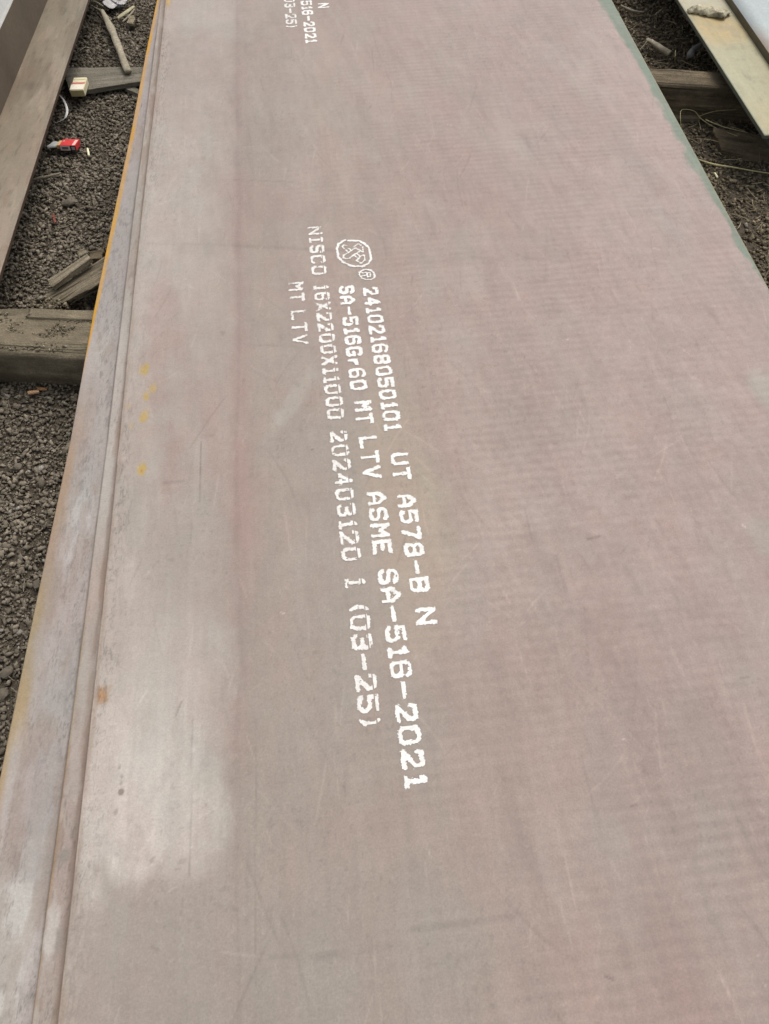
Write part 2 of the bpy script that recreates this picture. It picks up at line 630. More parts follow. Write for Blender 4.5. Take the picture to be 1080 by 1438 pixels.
def paint_main(X, Y, L, R):
    wob = (fbm(X, Y, 0.10, 0.5, 3, seed=2) - 0.5) * 0.05
    xx = X + wob
    stops = [(-0.70, (184, 173, 164)), (-0.60, (188, 177, 167)), (-0.50, (187, 176, 166)), (-0.40, (184, 172, 162)),
             (-0.335, (181, 168, 158)), (-0.300, (173, 156, 147)), (-0.25, (176, 161, 150)), (-0.10, (176, 161, 151)),
             (0.08, (177, 161, 150)), (0.22, (178, 160, 150)), (0.6, (178, 159, 150)), (1.2, (181, 161, 153)),
             (1.6, (183, 163, 155))]
    sx = [s[0] for s in stops]
    lc = np.array([pc(*s[1]) for s in stops])
    C = np.stack([np.interp(xx, sx, lc[:, k]) for k in range(3)], -1)
    # broad clouds
    C = C * (0.93 + 0.14 * fbm(X, Y, 0.35, 0.8, 5, seed=6))[..., None]
    C = C * (0.93 + 0.14 * fbm(X, Y, 0.09, 0.16, 5, seed=8))[..., None]
    # patchy scale: thin grey bloom and browner bare areas with grainy rims
    bl = fbm(X, Y, 0.16, 0.30, 6, seed=301)
    C = mixc(C, pc(190, 181, 171), sstep(0.50, 0.68, bl) * 0.20)
    C = mixc(C, pc(168, 148, 138), sstep(0.55, 0.70, fbm(X, Y, 0.22, 0.45, 6, seed=305)) * 0.24)
    # slanting smears left by dragged chains and water
    sm = fbm(X + 0.22 * Y, Y, 0.035, 0.42, 4, seed=309)
    C = C * (1 + 0.045 * sstep(0.56, 0.74, sm) - 0.045 * sstep(0.56, 0.72, 1 - sm))[..., None]
    sm = fbm(X - 0.05 * Y, Y + 0.1 * X, 0.5, 0.022, 4, seed=311)
    C = C * (1 + 0.045 * (sm - 0.5) * 2 * sstep(0.1, 0.5, xx))[..., None]
    left = 1 - sstep(-0.36, -0.28, xx)
    # beige-grey scale reaching into the middle in the lower half of the view
    m = band(Y, -0.5, 1.5, 0.35) * band(xx, -0.30, 0.22, 0.12)
    C = mixc(C, pc(175, 163, 152), m * 0.6)
    m = band(Y, -2, 0.12, 0.14) * (1 - sstep(0.0, 0.5, xx))  # near end on the left toned slightly darker and greyer
    C = mixc(C, pc(174, 164, 154), m * 0.7)
    # pale streaky patch, lower left: soft, broken outline
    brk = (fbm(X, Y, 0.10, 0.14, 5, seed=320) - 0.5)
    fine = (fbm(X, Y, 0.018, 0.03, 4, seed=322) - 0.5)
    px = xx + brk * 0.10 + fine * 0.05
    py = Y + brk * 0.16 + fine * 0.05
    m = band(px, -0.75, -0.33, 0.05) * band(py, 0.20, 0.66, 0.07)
    pale_streaks = 0.62 + 0.75 * sstep(0.38, 0.60, fbm(X, Y, 0.022, 0.30, 5, seed=360)) * sstep(0.30, 0.55, fbm(X, Y, 0.05, 0.07, 5, seed=362))
    pale_streaks = pale_streaks * np.interp(X, [-0.66, -0.50, -0.33], [1.2, 0.95, 0.42])
    C = mixc(C, pc(217, 209, 200), np.clip(m * 0.95 * pale_streaks, 0, 1))
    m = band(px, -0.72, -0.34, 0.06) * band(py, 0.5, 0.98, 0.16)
    C = mixc(C, pc(197, 188, 178), np.clip(m * 0.6 * pale_streaks, 0, 1))
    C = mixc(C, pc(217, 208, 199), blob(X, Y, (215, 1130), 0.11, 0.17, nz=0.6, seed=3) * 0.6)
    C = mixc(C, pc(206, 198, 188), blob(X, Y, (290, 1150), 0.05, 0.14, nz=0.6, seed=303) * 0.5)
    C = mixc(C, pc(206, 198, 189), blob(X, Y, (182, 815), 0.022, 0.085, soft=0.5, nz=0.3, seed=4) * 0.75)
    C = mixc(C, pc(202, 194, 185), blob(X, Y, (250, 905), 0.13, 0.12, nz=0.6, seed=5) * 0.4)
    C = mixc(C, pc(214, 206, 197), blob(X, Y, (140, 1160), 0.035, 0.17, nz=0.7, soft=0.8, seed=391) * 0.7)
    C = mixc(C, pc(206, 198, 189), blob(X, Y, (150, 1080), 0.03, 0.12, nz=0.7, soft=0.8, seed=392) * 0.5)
    # a duller zone above it
    C = mixc(C, pc(180, 168, 158), blob(X, Y, (255, 790), 0.14, 0.16, seed=7) * 0.55)
    # pale far-left region
    C = mixc(C, pc(197, 187, 178), blob(X, Y, (245, 290), 0.15, 0.75, nz=0.5, seed=9) * left * 0.6)
    C = mixc(C, pc(198, 188, 180), blob(X, Y, (285, 0), 0.20, 0.45, nz=0.5, seed=10) * 0.5)
    C = mixc(C, pc(198, 188, 180), blob(X, Y, (208, 400), 0.06, 0.40, nz=0.5, seed=11) * 0.55)
    # rosy rust films
    for uv, rx, ry, k in [((225, 470), 0.07, 0.35, 0.55), ((255, 560), 0.09, 0.35, 0.5), ((238, 650), 0.03, 0.16, 0.6),
                          ((335, 560), 0.035, 0.9, 0.5), ((300, 620), 0.03, 0.14, 0.5), ((345, 750), 0.05, 0.3, 0.4),
                          ((255, 115), 0.16, 0.45, 0.4), ((640, 610), 0.22, 0.22, 0.35), ((600, 470), 0.10, 0.3, 0.25),
                          ((760, 560), 0.06, 0.35, 0.25), ((690, 860), 0.09, 0.12, 0.2)]:
        C = mixc(C, pc(178, 151, 142), blob(X, Y, uv, rx, ry, nz=0.7, soft=0.8, seed=int(uv[0])) * k * 0.75)
    # ochre tint round the lettering
    C = mixc(C, pc(186, 171, 152), blob(X, Y, (560, 690), 0.12, 0.55, seed=12) * 0.55)
    C = mixc(C, pc(187, 172, 152), blob(X, Y, (600, 740), 0.10, 0.22, seed=13) * 0.4)
    # lengthwise rolling lines
    st = fbm(X, Y, 0.012, 2.2, 3, seed=14)
    C = C * (0.965 + 0.07 * st)[..., None]
    C = mulc(C, 0.92, band(xx, -0.312, -0.300, 0.006) * sstep(0.2, 0.7, Y) * 0.9)
    C = mulc(C, 0.95, band(xx, -0.306, -0.296, 0.004) * (1 - sstep(-0.1, 0.5, Y)))
    for u0, v0, u1, v1, w, f in [(282, 620, 281, 705, 0.0035, 0.72), (271, 1010, 266, 1230, 0.0028, 0.80),
                                 (360, 1010, 358, 1438, 0.003, 0.86), (255, 985, 247, 1005, 0.004, 0.7),
                                 (325, 252, 420, 256, 0.006, 0.84), (205, 342, 330, 344, 0.014, 0.93),
                                 (330, 345, 480, 352, 0.016, 0.88), (345, 484, 420, 487, 0.008, 0.9),
                                 (232, 678, 258, 676, 0.010, 0.86), (283, 612, 300, 611, 0.009, 0.86),
                                 (735, 362, 790, 367, 0.018, 0.90), (660, 360, 700, 365, 0.014, 0.93),
                                 (900, 366, 935, 371, 0.012, 0.91), (780, 250, 900, 266, 0.008, 0.93),
                                 (450, 1345, 560, 1325, 0.014, 0.90), (580, 1305, 720, 1287, 0.012, 0.90),
                                 (370, 1345, 470, 1340, 0.010, 0.93), (435, 633, 441, 630, 0.003, 0.6),
                                 (826, 757, 842, 753, 0.006, 0.62), (1040, 952, 1052, 951, 0.006, 0.75),
                                 (885, 1132, 894, 1130, 0.004, 0.6), (850, 1371, 862, 1376, 0.004, 0.6),
                                 (640, 630, 655, 690, 0.010, 0.92), (780, 780, 795, 830, 0.008, 0.88),
                                 (1035, 1150, 1075, 1230, 0.008, 0.90), (990, 430, 1010, 455, 0.008, 0.88),
                                 (860, 270, 880, 330, 0.014, 0.93), (590, 270, 610, 330, 0.014, 0.94),
                                 (660, 250, 680, 300, 0.012, 0.94), (735, 190, 760, 230, 0.02, 0.94)]:
        C = mulc(C, f, seg(X, Y, (u0, v0), (u1, v1), w) * (0.5 + fbm(X, Y, 0.03, octv=2, seed=15)))
    for u0, v0, u1, v1, w, f in [(720, 395, 728, 420, 0.004, 1.14), (918, 349, 925, 350, 0.008, 1.35),
                                 (394, 860, 400, 862, 0.003, 1.7), (692, 1080, 706, 1260, 0.009, 1.07),
                                 (855, 1205, 875, 1240, 0.005, 1.10), (905, 1170, 925, 1240, 0.008, 1.06),
                                 (640, 1040, 660, 1078, 0.005, 1.10), (707, 830, 716, 848, 0.005, 1.20),
                                 (777, 880, 782, 900, 0.008, 1.15), (874, 1038, 878, 1039, 0.003, 1.8),
                                 (795, 476, 798, 478, 0.003, 1.9), (960, 492, 968, 496, 0.006, 1.25),
                                 (970, 712, 972, 718, 0.003, 1.7), (1042, 737, 1048, 741, 0.005, 1.5),
                                 (310, 1337, 375, 1345, 0.004, 1.13), (600, 1190, 604, 1200, 0.003, 1.25),
                                 (470, 975, 472, 1030, 0.006, 1.10), (828, 1420, 848, 1385, 0.008, 1.08),
                                 (920, 1390, 925, 1412, 0.008, 1.10), (1072, 1382, 1074, 1384, 0.003, 1.6),
                                 (1010, 1375, 1045, 1382, 0.008, 1.07), (230, 400, 262, 392, 0.004, 1.12),
                                 (985, 540, 1055, 562, 0.03, 1.05), (600, 125, 606, 128, 0.006, 1.1)]:
        C = mulc(C, f, seg(X, Y, (u0, v0), (u1, v1), w))
    C = scratches(C, X, Y, 330, (-0.6, 1.5), (-0.2, 3.6), (0.01, 0.20), (0.003, 0.005), 1.17, 31, (1.6, 0.5))
    C = scratches(C, X, Y, 150, (-0.6, 1.5), (-0.2, 3.6), (0.02, 0.3), (0.003, 0.006), 0.85, 32)
    C = scratches(C, X, Y, 40, (-0.6, 1.4), (-0.2, 3.6), (0.03, 0.4), (0.01, 0.03), 0.955, 33, (1.4, 0.25))
    C = scratches(C, X, Y, 40, (-0.6, 1.4), (-0.2, 3.6), (0.03, 0.4), (0.01, 0.03), 1.045, 34, (1.7, 0.25))
    C = scratches(C, X, Y, 26, (-0.6, -0.2), (-0.1, 3.2), (0.02, 0.08), (0.003, 0.005), 1.16, 35, (0.4, 0.9))
    # small dark specks
    r = np.random.RandomState(44)
    for i in range(70):
        cx, cy, rad = r.uniform(-0.6, 1.45), r.uniform(-0.2, 3.6), 0.003 + 0.009 * r.rand() ** 3
        sel = (np.abs(X - cx) < rad * 2) & (np.abs(Y - cy) < rad * 4)
        if sel.any():
            d = np.hypot(X[sel] - cx, (Y[sel] - cy) * 0.6) / rad
            C[sel] = C[sel] * (1 - r.uniform(0.05, 0.16) * (1 - sstep(0.2, 1.3, d)))[:, None]
    # spots that stand out
    C = mixc(C, pc(150, 137, 128), blob(X, Y, (170, 1112), 0.0075, 0.0085, soft=0.3, nz=0.05) * 0.85)
    for uv, rad in [((168, 1078), 0.004), ((171, 1090), 0.004), ((170, 1098), 0.005), ((163, 1140), 0.005),
                    ((214, 1208), 0.005), ((290, 1130), 0.003), ((312, 468), 0.010),
                    ((520, 150), 0.008), ((778, 149), 0.010)]:
        C = mixc(C, pc(150, 139, 131), blob(X, Y, uv, rad, rad * 1.4, soft=0.6, nz=0.7, seed=int(uv[1])) * 0.55)
    C = mulc(C, 0.80, seg(X, Y, (212, 1330), (222, 1335), 0.006))
    # pale rubbed diagonal beside the lettering
    C = mixc(C, pc(190, 184, 172), blob(X, Y, (412, 562), 0.035, 0.17, ang=-0.55, seed=17) * 0.55)
    C = mixc(C, pc(196, 188, 178), blob(X, Y, (392, 588), 0.012, 0.03, seed=18) * 0.5)
    C = mixc(C, pc(181, 178, 166), blob(X, Y, (1072, 545), 0.05, 0.09, seed=19) * 0.6)
    C = mixc(C, pc(181, 178, 166), blob(X, Y, (1072, 755), 0.05, 0.07, seed=20) * 0.45)
    # yellow crayon dots and an orange rust bloom
    for uv, rad, k in [((202, 519), 0.016, 0.75), ((215, 545), 0.012, 0.55), ((206, 558), 0.013, 0.65),
                       ((202, 584), 0.015, 0.7), ((180, 570), 0.008, 0.4), ((184, 598), 0.010, 0.3),
                       ((199, 659), 0.015, 0.8)]:
        C = mixc(C, pc(206, 176, 84), blob(X, Y, uv, rad, rad * 1.6, nz=0.55, seed=int(uv[1])) * k)
    C = mixc(C, pc(186, 138, 78), blob(X, Y, (199, 661), 0.005, 0.010, seed=5) * 0.7)
    C = mixc(C, pc(184, 147, 105), blob(X, Y, (144, 976), 0.022, 0.026, nz=0.5, seed=22) * 0.8)
    C = mixc(C, pc(198, 146, 92), blob(X, Y, (142, 977), 0.008, 0.010, seed=23) * 0.7)
    C = mixc(C, pc(222, 184, 90), blob(X, Y, (236, 2), 0.016, 0.05, seed=350) * 0.85)
    # crazed scale along the left edge
    e = X - L
    crack = np.abs(fbm(X, Y, 0.010, 0.035, 3, seed=24) - 0.5)
    fr = (1 - sstep(0.02, 0.075, e + (fbm(X, Y, 0.05, 0.2, 3, seed=25) - 0.5) * 0.05))
    C = mulc(C, 0.66, (1 - sstep(0.0, 0.05, crack)) * fr * (0.3 + 0.7 * sstep(0.35, 0.6, fbm(X, Y, 0.3, 0.5, 3, seed=26))))
    C = mixc(C, pc(205, 192, 180), fr * sstep(0.08, 0.16, crack) * 0.35)
    C = mixc(C, pc(176, 158, 142), (1 - sstep(0.002, 0.014, e + (fbm(X, Y, 0.02, 0.1, 3, seed=27) - 0.5) * 0.02)) * 0.6)
    C = mulc(C, 1.40, (1 - sstep(0.0, 0.005, e)) * sstep(0.4, 0.6, fbm(X, Y, 0.05, 0.06, 3, seed=28)))  # painted highlight: light caught in flecks along the arris
    # green primer on the right edge
    wid = np.interp(Y, [1.75, 2.1, 2.4, 2.9, 3.3, 3.9, 5], [0.016, 0.030, 0.044, 0.048, 0.050, 0.076, 0.065])
    e = (R - X) + (fbm(X, Y, 0.03, 0.10, 4, seed=30) - 0.5) * 0.05
    gcol = pc(132, 146, 128) * (0.86 + 0.28 * fbm(X, Y, 0.02, 0.09, 4, seed=33))[..., None]
    g = 1 - sstep(wid * 0.62, wid * 1.15, e)
    C = C * (1 - 0.92 * g[..., None]) + gcol * 0.92 * g[..., None]
    C = mixc(C, pc(118, 148, 132), g * sstep(0.5, 0.72, fbm(X, Y, 0.018, 0.12, 3, seed=36)) * 0.35)
    C = mixc(C, pc(188, 170, 130), (1 - sstep(0.001, 0.006, R - X)) * 0.5)
    # flecks of loose scale and dust
    fl = fbm(X, Y, 0.009, 0.013, 3, seed=370)
    C = mulc(C, 0.87, sstep(0.70, 0.78, fl) * sstep(0.40, 0.62, fbm(X, Y, 0.3, 0.4, 3, seed=372)))
    C = mulc(C, 1.10, sstep(0.72, 0.80, 1 - fl) * sstep(0.40, 0.62, fbm(X, Y, 0.25, 0.4, 3, seed=374)))
    return C * np.array([0.962, 0.942, 0.934])


TOPL, TOPR = -0.656, 1.52
xr = xrule([(0, 0.06, 60), (0.06, 0.45, 210), (0.45, 0.90, 200), (0.90, 1.0, 70)])
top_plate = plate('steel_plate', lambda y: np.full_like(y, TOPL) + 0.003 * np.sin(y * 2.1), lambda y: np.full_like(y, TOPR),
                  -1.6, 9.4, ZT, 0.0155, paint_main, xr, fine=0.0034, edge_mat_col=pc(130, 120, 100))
tag(top_plate, 'topmost wide pinkish-grey steel plate with white stencilled lettering and green right edge', 'steel plate')


def strip_common(X, Y, base, seed):
    C = np.tile(np.asarray(base), X.shape + (1,))
    C = C * (0.90 + 0.2 * fbm(X, Y, 0.08, 0.5, 4, seed=seed))[..., None]
    C = C * (0.95 + 0.10 * fbm(X, Y, 0.010, 0.9, 3, seed=seed + 1))[..., None]
    return C


def paint_mid(X, Y, L, R):
    C = strip_common(X, Y, pc(180, 167, 156), 50)
    C = mixc(C, pc(172, 153, 145), (1 - sstep(0.3, 0.95, Y)) * 0.55 * sstep(0.3, 0.6, fbm(X, Y, 0.2, 0.3, 3, seed=51)))
    C = mixc(C, pc(205, 200, 192), band(Y, 1.05, 1.9, 0.2) * 0.5)
    C = mixc(C, pc(175, 150, 146), band(Y, 1.1, 1.5, 0.1) * sstep(-0.675, -0.662, X) * 0.6)
    e = X - L
    # rust and painted seam shade right against the plate above
    C = mixc(C, pc(136, 114, 98), sstep(-0.676, -0.664, X + (fbm(X, Y, 0.02, 0.15, 3, seed=52) - 0.5) * 0.014) * 0.55)
    C = mixc(C, pc(172, 140, 92), (1 - sstep(0.001, 0.010, e + (fbm(X, Y, 0.02, 0.1, 3, seed=53) - 0.5) * 0.012)) * 0.55
             * (1 - sstep(0.5, 1.1, Y)))
    C = mulc(C, 0.80, (1 - sstep(0.0, 0.006, e)) * sstep(0.9, 1.3, Y))
    ck = np.abs(fbm(X, Y, 0.010, 0.06, 3, seed=340) - 0.5)
    C = mulc(C, 0.72, (1 - sstep(0.0, 0.035, ck)) * sstep(0.40, 0.6, fbm(X, Y, 0.06, 0.3, 3, seed=342)))
    C = mixc(C, pc(196, 188, 178), sstep(0.55, 0.7, fbm(X, Y, 0.03, 0.12, 4, seed=344)) * 0.4)
    C = mixc(C, pc(150, 124, 104), sstep(0.58, 0.72, fbm(X, Y, 0.03, 0.16, 4, seed=346)) * 0.4)
    C = mixc(C, pc(158, 148, 138), blob(X, Y, (90, 1202), 0.016, 0.016, ZT - 0.016, soft=0.4, nz=0.15) * 0.9)
    C = mixc(C, pc(214, 208, 200), blob(X, Y, (72, 1310), 0.016, 0.07, ZT - 0.016, soft=0.5) * 0.7)
    C = mixc(C, pc(160, 152, 144), blob(X, Y, (82, 1320), 0.008, 0.03, ZT - 0.016, soft=0.5) * 0.6)
    return C


def mid_left(y):
    return np.interp(y, [-1.6, -0.08, 0.17, 0.54, 1.37, 2.36, 3.9, 9], [-0.735, -0.714, -0.711, -0.705, -0.697, -0.697, -0.686, -0.68])


xr2 = xrule([(0, 0.05, 44), (0.05, 1.0, 12)])
mid_plate = plate('steel_plate', mid_left, lambda y: np.full_like(y, 1.475), -1.6, 9.4, ZT - 0.016, 0.0155, paint_mid, xr2,
                  fine=0.005, mat=M_STEEL_SIDE, wav=0.0002)
tag(mid_plate, 'middle steel plate showing only as a narrow ledge left of the top plate', 'steel plate')


def paint_bot(X, Y, L, R):
    C = strip_common(X, Y, pc(184, 174, 168), 60)
    C = mixc(C, pc(203, 195, 191), blob(X, Y, (105, 730), 0.05, 0.16, ZT - 0.032, seed=61) * 0.7)
    C = mixc(C, pc(176, 168, 163), blob(X, Y, (122, 660), 0.05, 0.10, ZT - 0.032, seed=62) * 0.45)
    C = mixc(C, pc(212, 206, 198), blob(X, Y, (12, 1330), 0.07, 0.20, ZT - 0.032, nz=0.5, soft=0.7, seed=63) * 0.85)
    C = mixc(C, pc(196, 189, 180), blob(X, Y, (138, 490), 0.045, 0.12, ZT - 0.032, seed=64) * 0.6)
    C = mixc(C, pc(168, 159, 155), band(Y, 1.85, 4, 0.3) * 0.55)
    e = X - L
    n = fbm(X, Y, 0.03, 0.12, 4, seed=65)
    # crazed dark scale
    crack = np.abs(fbm(X, Y, 0.008, 0.05, 3, seed=66) - 0.5)
    zone = sstep(0.38, 0.60, fbm(X, Y, 0.07, 0.35, 3, seed=67))
    C = mulc(C, 0.66, (1 - sstep(0.0, 0.04, crack)) * zone)
    C = mulc(C, 0.78, sstep(0.58, 0.70, fbm(X, Y, 0.012, 0.03, 3, seed=68)) * zone * 0.8)
    # rust along the free edge in the near half, yellow paint in the far half
    C = mixc(C, pc(160, 140, 124), sstep(0.52, 0.68, fbm(X, Y, 0.05, 0.18, 5, seed=330)) * 0.4)
    rust = (1 - sstep(0.004, 0.040, e + (n - 0.5) * 0.06)) * (1 - sstep(1.25, 1.6, Y))
    C = mixc(C, pc(186, 148, 106), rust * 0.75)
    C = mixc(C, pc(170, 146, 128), (1 - sstep(0.02, 0.075, e + (n - 0.5) * 0.04)) * band(Y, 0.6, 1.6, 0.15) * 0.5)
    C = mixc(C, pc(176, 166, 120), (1 - sstep(0.01, 0.05, e + (n - 0.5) * 0.04)) * band(Y, 0.4, 0.9, 0.1) * 0.35)
    yw = np.interp(Y, [1.5, 1.75, 2.0, 2.5, 3.2, 4.2], [0.002, 0.007, 0.014, 0.018, 0.017, 0.014])
    yel = (1 - sstep(yw * 0.7, yw * 1.2, e + (n - 0.5) * 0.006)) * sstep(1.55, 1.85, Y)
    C = mixc(C, pc(214, 163, 72), yel * 0.9 * (0.75 + 0.5 * sstep(0.35, 0.6, n)))
    C = mixc(C, pc(118, 103, 90), sstep(-0.012, -0.001, X - mid_left(Y) + (n - 0.5) * 0.012) * 0.65)  # seam line: rust plus contact shade painted beside the middle plate
    return C


def bot_left(y):
    return np.interp(y, [-1.6, 0.43, 0.84, 1.38, 1.93, 2.46, 2.98, 3.6, 4.1, 9], [-0.94, -0.862, -0.843, -0.815, -0.801, -0.777, -0.752, -0.731, -0.709, -0.55])


xr3 = xrule([(0, 0.09, 100), (0.09, 1.0, 12)])
bot_plate = plate('steel_plate', bot_left, lambda y: bot_left(y) + 2.18, -1.6, 9.4, ZT - 0.032, 0.0155, paint_bot, xr3,
                  fine=0.004, mat=M_STEEL_SIDE, wav=0.0002)
tag(bot_plate, 'lowest steel plate of the main stack with yellow painted and rusty left edge', 'steel plate')


# ------------------------------------------------------------------ stencilled lettering
G = {
    '0': [[(0.2, 0), (0.8, 0), (1, 0.18), (1, 0.82), (0.8, 1), (0.2, 1), (0, 0.82), (0, 0.18), (0.2, 0)]],
    '1': [[(0.15, 0), (0.95, 0)], [(0.55, 0), (0.55, 1), (0.2, 0.82)]],
    '2': [[(0, 0.8), (0.15, 1), (0.85, 1), (1, 0.82), (1, 0.62), (0, 0.0), (1, 0)]],
    '3': [[(0, 0.95), (0.3, 1), (0.8, 1), (1, 0.85), (1, 0.65), (0.75, 0.52), (0.35, 0.52)],
          [(0.75, 0.52), (1, 0.38), (1, 0.15), (0.8, 0), (0.15, 0), (0, 0.15)]],
    '4': [[(0.78, 0), (0.78, 1), (0, 0.3), (1, 0.3)]],
    '5': [[(1, 1), (0, 1), (0, 0.58), (0.8, 0.58), (1, 0.42), (1, 0.18), (0.8, 0), (0.15, 0), (0, 0.12)]],
    '6': [[(0.95, 0.9), (0.8, 1), (0.25, 1), (0, 0.8), (0, 0.18), (0.2, 0), (0.8, 0), (1, 0.16), (1, 0.4), (0.8, 0.55), (0, 0.55)]],
    '7': [[(0, 1), (1, 1), (0.35, 0)]],
    '8': [[(0.2, 0), (0.8, 0), (1, 0.15), (1, 0.38), (0.8, 0.52), (0.2, 0.52), (0, 0.68), (0, 0.85), (0.2, 1), (0.8, 1),
           (1, 0.85), (1, 0.68), (0.8, 0.52)], [(0.2, 0.52), (0, 0.38), (0, 0.15), (0.2, 0)]],
    'A': [[(0, 0), (0, 0.6), (0.5, 1), (1, 0.6), (1, 0)], [(0, 0.32), (1, 0.32)]],
    'B': [[(0, 0), (0, 1), (0.8, 1), (1, 0.85), (1, 0.67), (0.8, 0.52), (0, 0.52)], [(0.8, 0.52), (1, 0.38), (1, 0.15), (0.8, 0), (0, 0)]],
    'C': [[(1, 0.85), (0.8, 1), (0.2, 1), (0, 0.82), (0, 0.18), (0.2, 0), (0.8, 0), (1, 0.15)]],
    'E': [[(1, 1), (0, 1), (0, 0), (1, 0)], [(0, 0.52), (0.75, 0.52)]],
    'G': [[(1, 0.85), (0.8, 1), (0.2, 1), (0, 0.82), (0, 0.18), (0.2, 0), (0.8, 0), (1, 0.12), (1, 0.45), (0.6, 0.45)]],
    'I': [[(0.15, 0), (0.85, 0)], [(0.5, 0), (0.5, 1)], [(0.15, 1), (0.85, 1)]],
    'L': [[(0, 1), (0, 0), (1, 0)]],
    'M': [[(0, 0), (0, 1), (0.5, 0.52), (1, 1), (1, 0)]],
    'N': [[(0, 0), (0, 1), (1, 0), (1, 1)]],
    'O': [[(0.2, 0), (0.8, 0), (1, 0.18), (1, 0.82), (0.8, 1), (0.2, 1), (0, 0.82), (0, 0.18), (0.2, 0)]],
    'S': [[(1, 0.85), (0.8, 1), (0.2, 1), (0, 0.85), (0, 0.66), (0.2, 0.53), (0.8, 0.5), (1, 0.36), (1, 0.15), (0.8, 0), (0.2, 0), (0, 0.15)]],
    'T': [[(0, 1), (1, 1)], [(0.5, 1), (0.5, 0)]],
    'U': [[(0, 1), (0, 0.18), (0.2, 0), (0.8, 0), (1, 0.18), (1, 1)]],
    'V': [[(0, 1), (0.5, 0), (1, 1)]],
    'X': [[(0, 0), (1, 1)], [(0, 1), (1, 0)]],
    'r': [[(0.1, 0), (0.1, 0.55)], [(0.1, 0.35), (0.4, 0.55), (0.8, 0.55)]],
    '-': [[(0, 0.5), (1, 0.5)]],
    '(': [[(0.75, 1), (0.4, 0.8), (0.4, 0.2), (0.75, 0)]],
    ')': [[(0.25, 1), (0.6, 0.8), (0.6, 0.2), (0.25, 0)]],
}
ADV = {'1': 0.74, 'I': 0.80, '(': 0.62, ')': 0.62, 'r': 0.85, ' ': 1.0}
GH = 0.0525


def word_segments(text, a, b, height=GH, fit=0.80):
    """Stroke segments in plate coordinates; (a) and (b) are the start and end of the word's centre line."""
    d = b - a
    L = math.hypot(*d)
    d = d / L
    up = np.array([-d[1], d[0]])
    adv = [ADV.get(c, 1.0) for c in text]
    tot = sum(adv) - (1 - fit) * adv[-1]
    P = L / tot
    out = []
    x = 0.0
    for c, ad in zip(text, adv):
        w = P * ad * fit
        hw = 0.0050
        if c != ' ':
            mine = []
            for poly in G[c]:
                pts = [a + d * (x + hw + px * (w - 2 * hw)) + up * ((py - 0.5) * (height - 2 * hw)) for px, py in poly]
                for p, q in zip(pts[:-1], pts[1:]):
                    mine.append((p, q))
            out.append((c, mine, (a, d, up)))
        x += P * ad
    return out


def raster_marks(name, groups, parent, hw=0.0042, step=0.0013, gap=None, wear=0.5, seed=1, z=ZT + 0.0012, mat=None):
    """Turns strokes into sprayed marks: rows of thin dashes with ragged ends, each row its own run of paint."""
    V, F = [], []
    for segs, frame in groups:
        P = np.array([[s[0], s[1]] for s in segs])
        lo = P.reshape(-1, 2).min(0) - hw * 1.5
        hi = P.reshape(-1, 2).max(0) + hw * 1.5
        xs = np.arange(lo[0], hi[0], step * 0.5)
        ys = np.arange(lo[1], hi[1], step)
        X, Y = np.meshgrid(xs, ys, indexing='ij')
        D = np.full(X.shape, 9.0)
        for p, q in P:
            x0, x1 = sorted((p[0], q[0]))
            y0, y1 = sorted((p[1], q[1]))
            i0, i1 = np.searchsorted(xs, [x0 - hw * 2, x1 + hw * 2])
            j0, j1 = np.searchsorted(ys, [y0 - hw * 2, y1 + hw * 2])
            sx, sy = X[i0:i1, j0:j1], Y[i0:i1, j0:j1]
            dd = q - p
            l2 = max(dd @ dd, 1e-12)
            t = np.clip(((sx - p[0]) * dd[0] + (sy - p[1]) * dd[1]) / l2, 0, 1)
            dist = np.maximum(np.abs(sx - p[0] - t * dd[0]), np.abs(sy - p[1] - t * dd[1])) * 0.5 + \
                0.5 * np.hypot(sx - p[0] - t * dd[0], sy - p[1] - t * dd[1])
            D[i0:i1, j0:j1] = np.minimum(D[i0:i1, j0:j1], dist)
        rag = (fbm(X, Y, 0.0045, 0.0025, 2, seed=seed) - 0.5) * 0.0058
        ink = D + rag < hw
        drop = fbm(X, Y, 0.012, 0.010, 3, seed=seed + 5)
        ink &= drop < 0.93 - wear * 0.33
        ink &= ~((np.abs(D - hw * 0.95) < hw * 0.28) & (fbm(X, Y, 0.02, 0.02, 2, seed=seed + 9) > 0.62))
        if gap is not None and frame is not None:
            a, d, up = frame
            hgt = (X - a[0]) * up[0] + (Y - a[1]) * up[1]
            ink &= ~((hgt > gap[0]) & (hgt < gap[1] + (fbm(X, Y, 0.03, 0.03, 2, seed=seed + 2) - 0.5) * 0.002))
        for j in range(len(ys)):
            col = ink[:, j]
            if not col.any():
                continue
            e = np.flatnonzero(np.diff(np.concatenate([[0], col.astype(int), [0]])))
            for s, t in zip(e[::2], e[1::2]):
                if t - s < 2:
                    continue
                b0 = len(V)
                xa, xb = lo[0] + s * step * 0.5, lo[0] + t * step * 0.5
                ya, yb = ys[j], ys[j] + step * 0.985
                V += [(xa, ya, z), (xb, ya, z), (xb, yb, z), (xa, yb, z)]
                F.append((b0, b0 + 1, b0 + 2, b0 + 3))
    o = mesh_obj(name, V, F, mat or M_PAINT, parent)
    return o


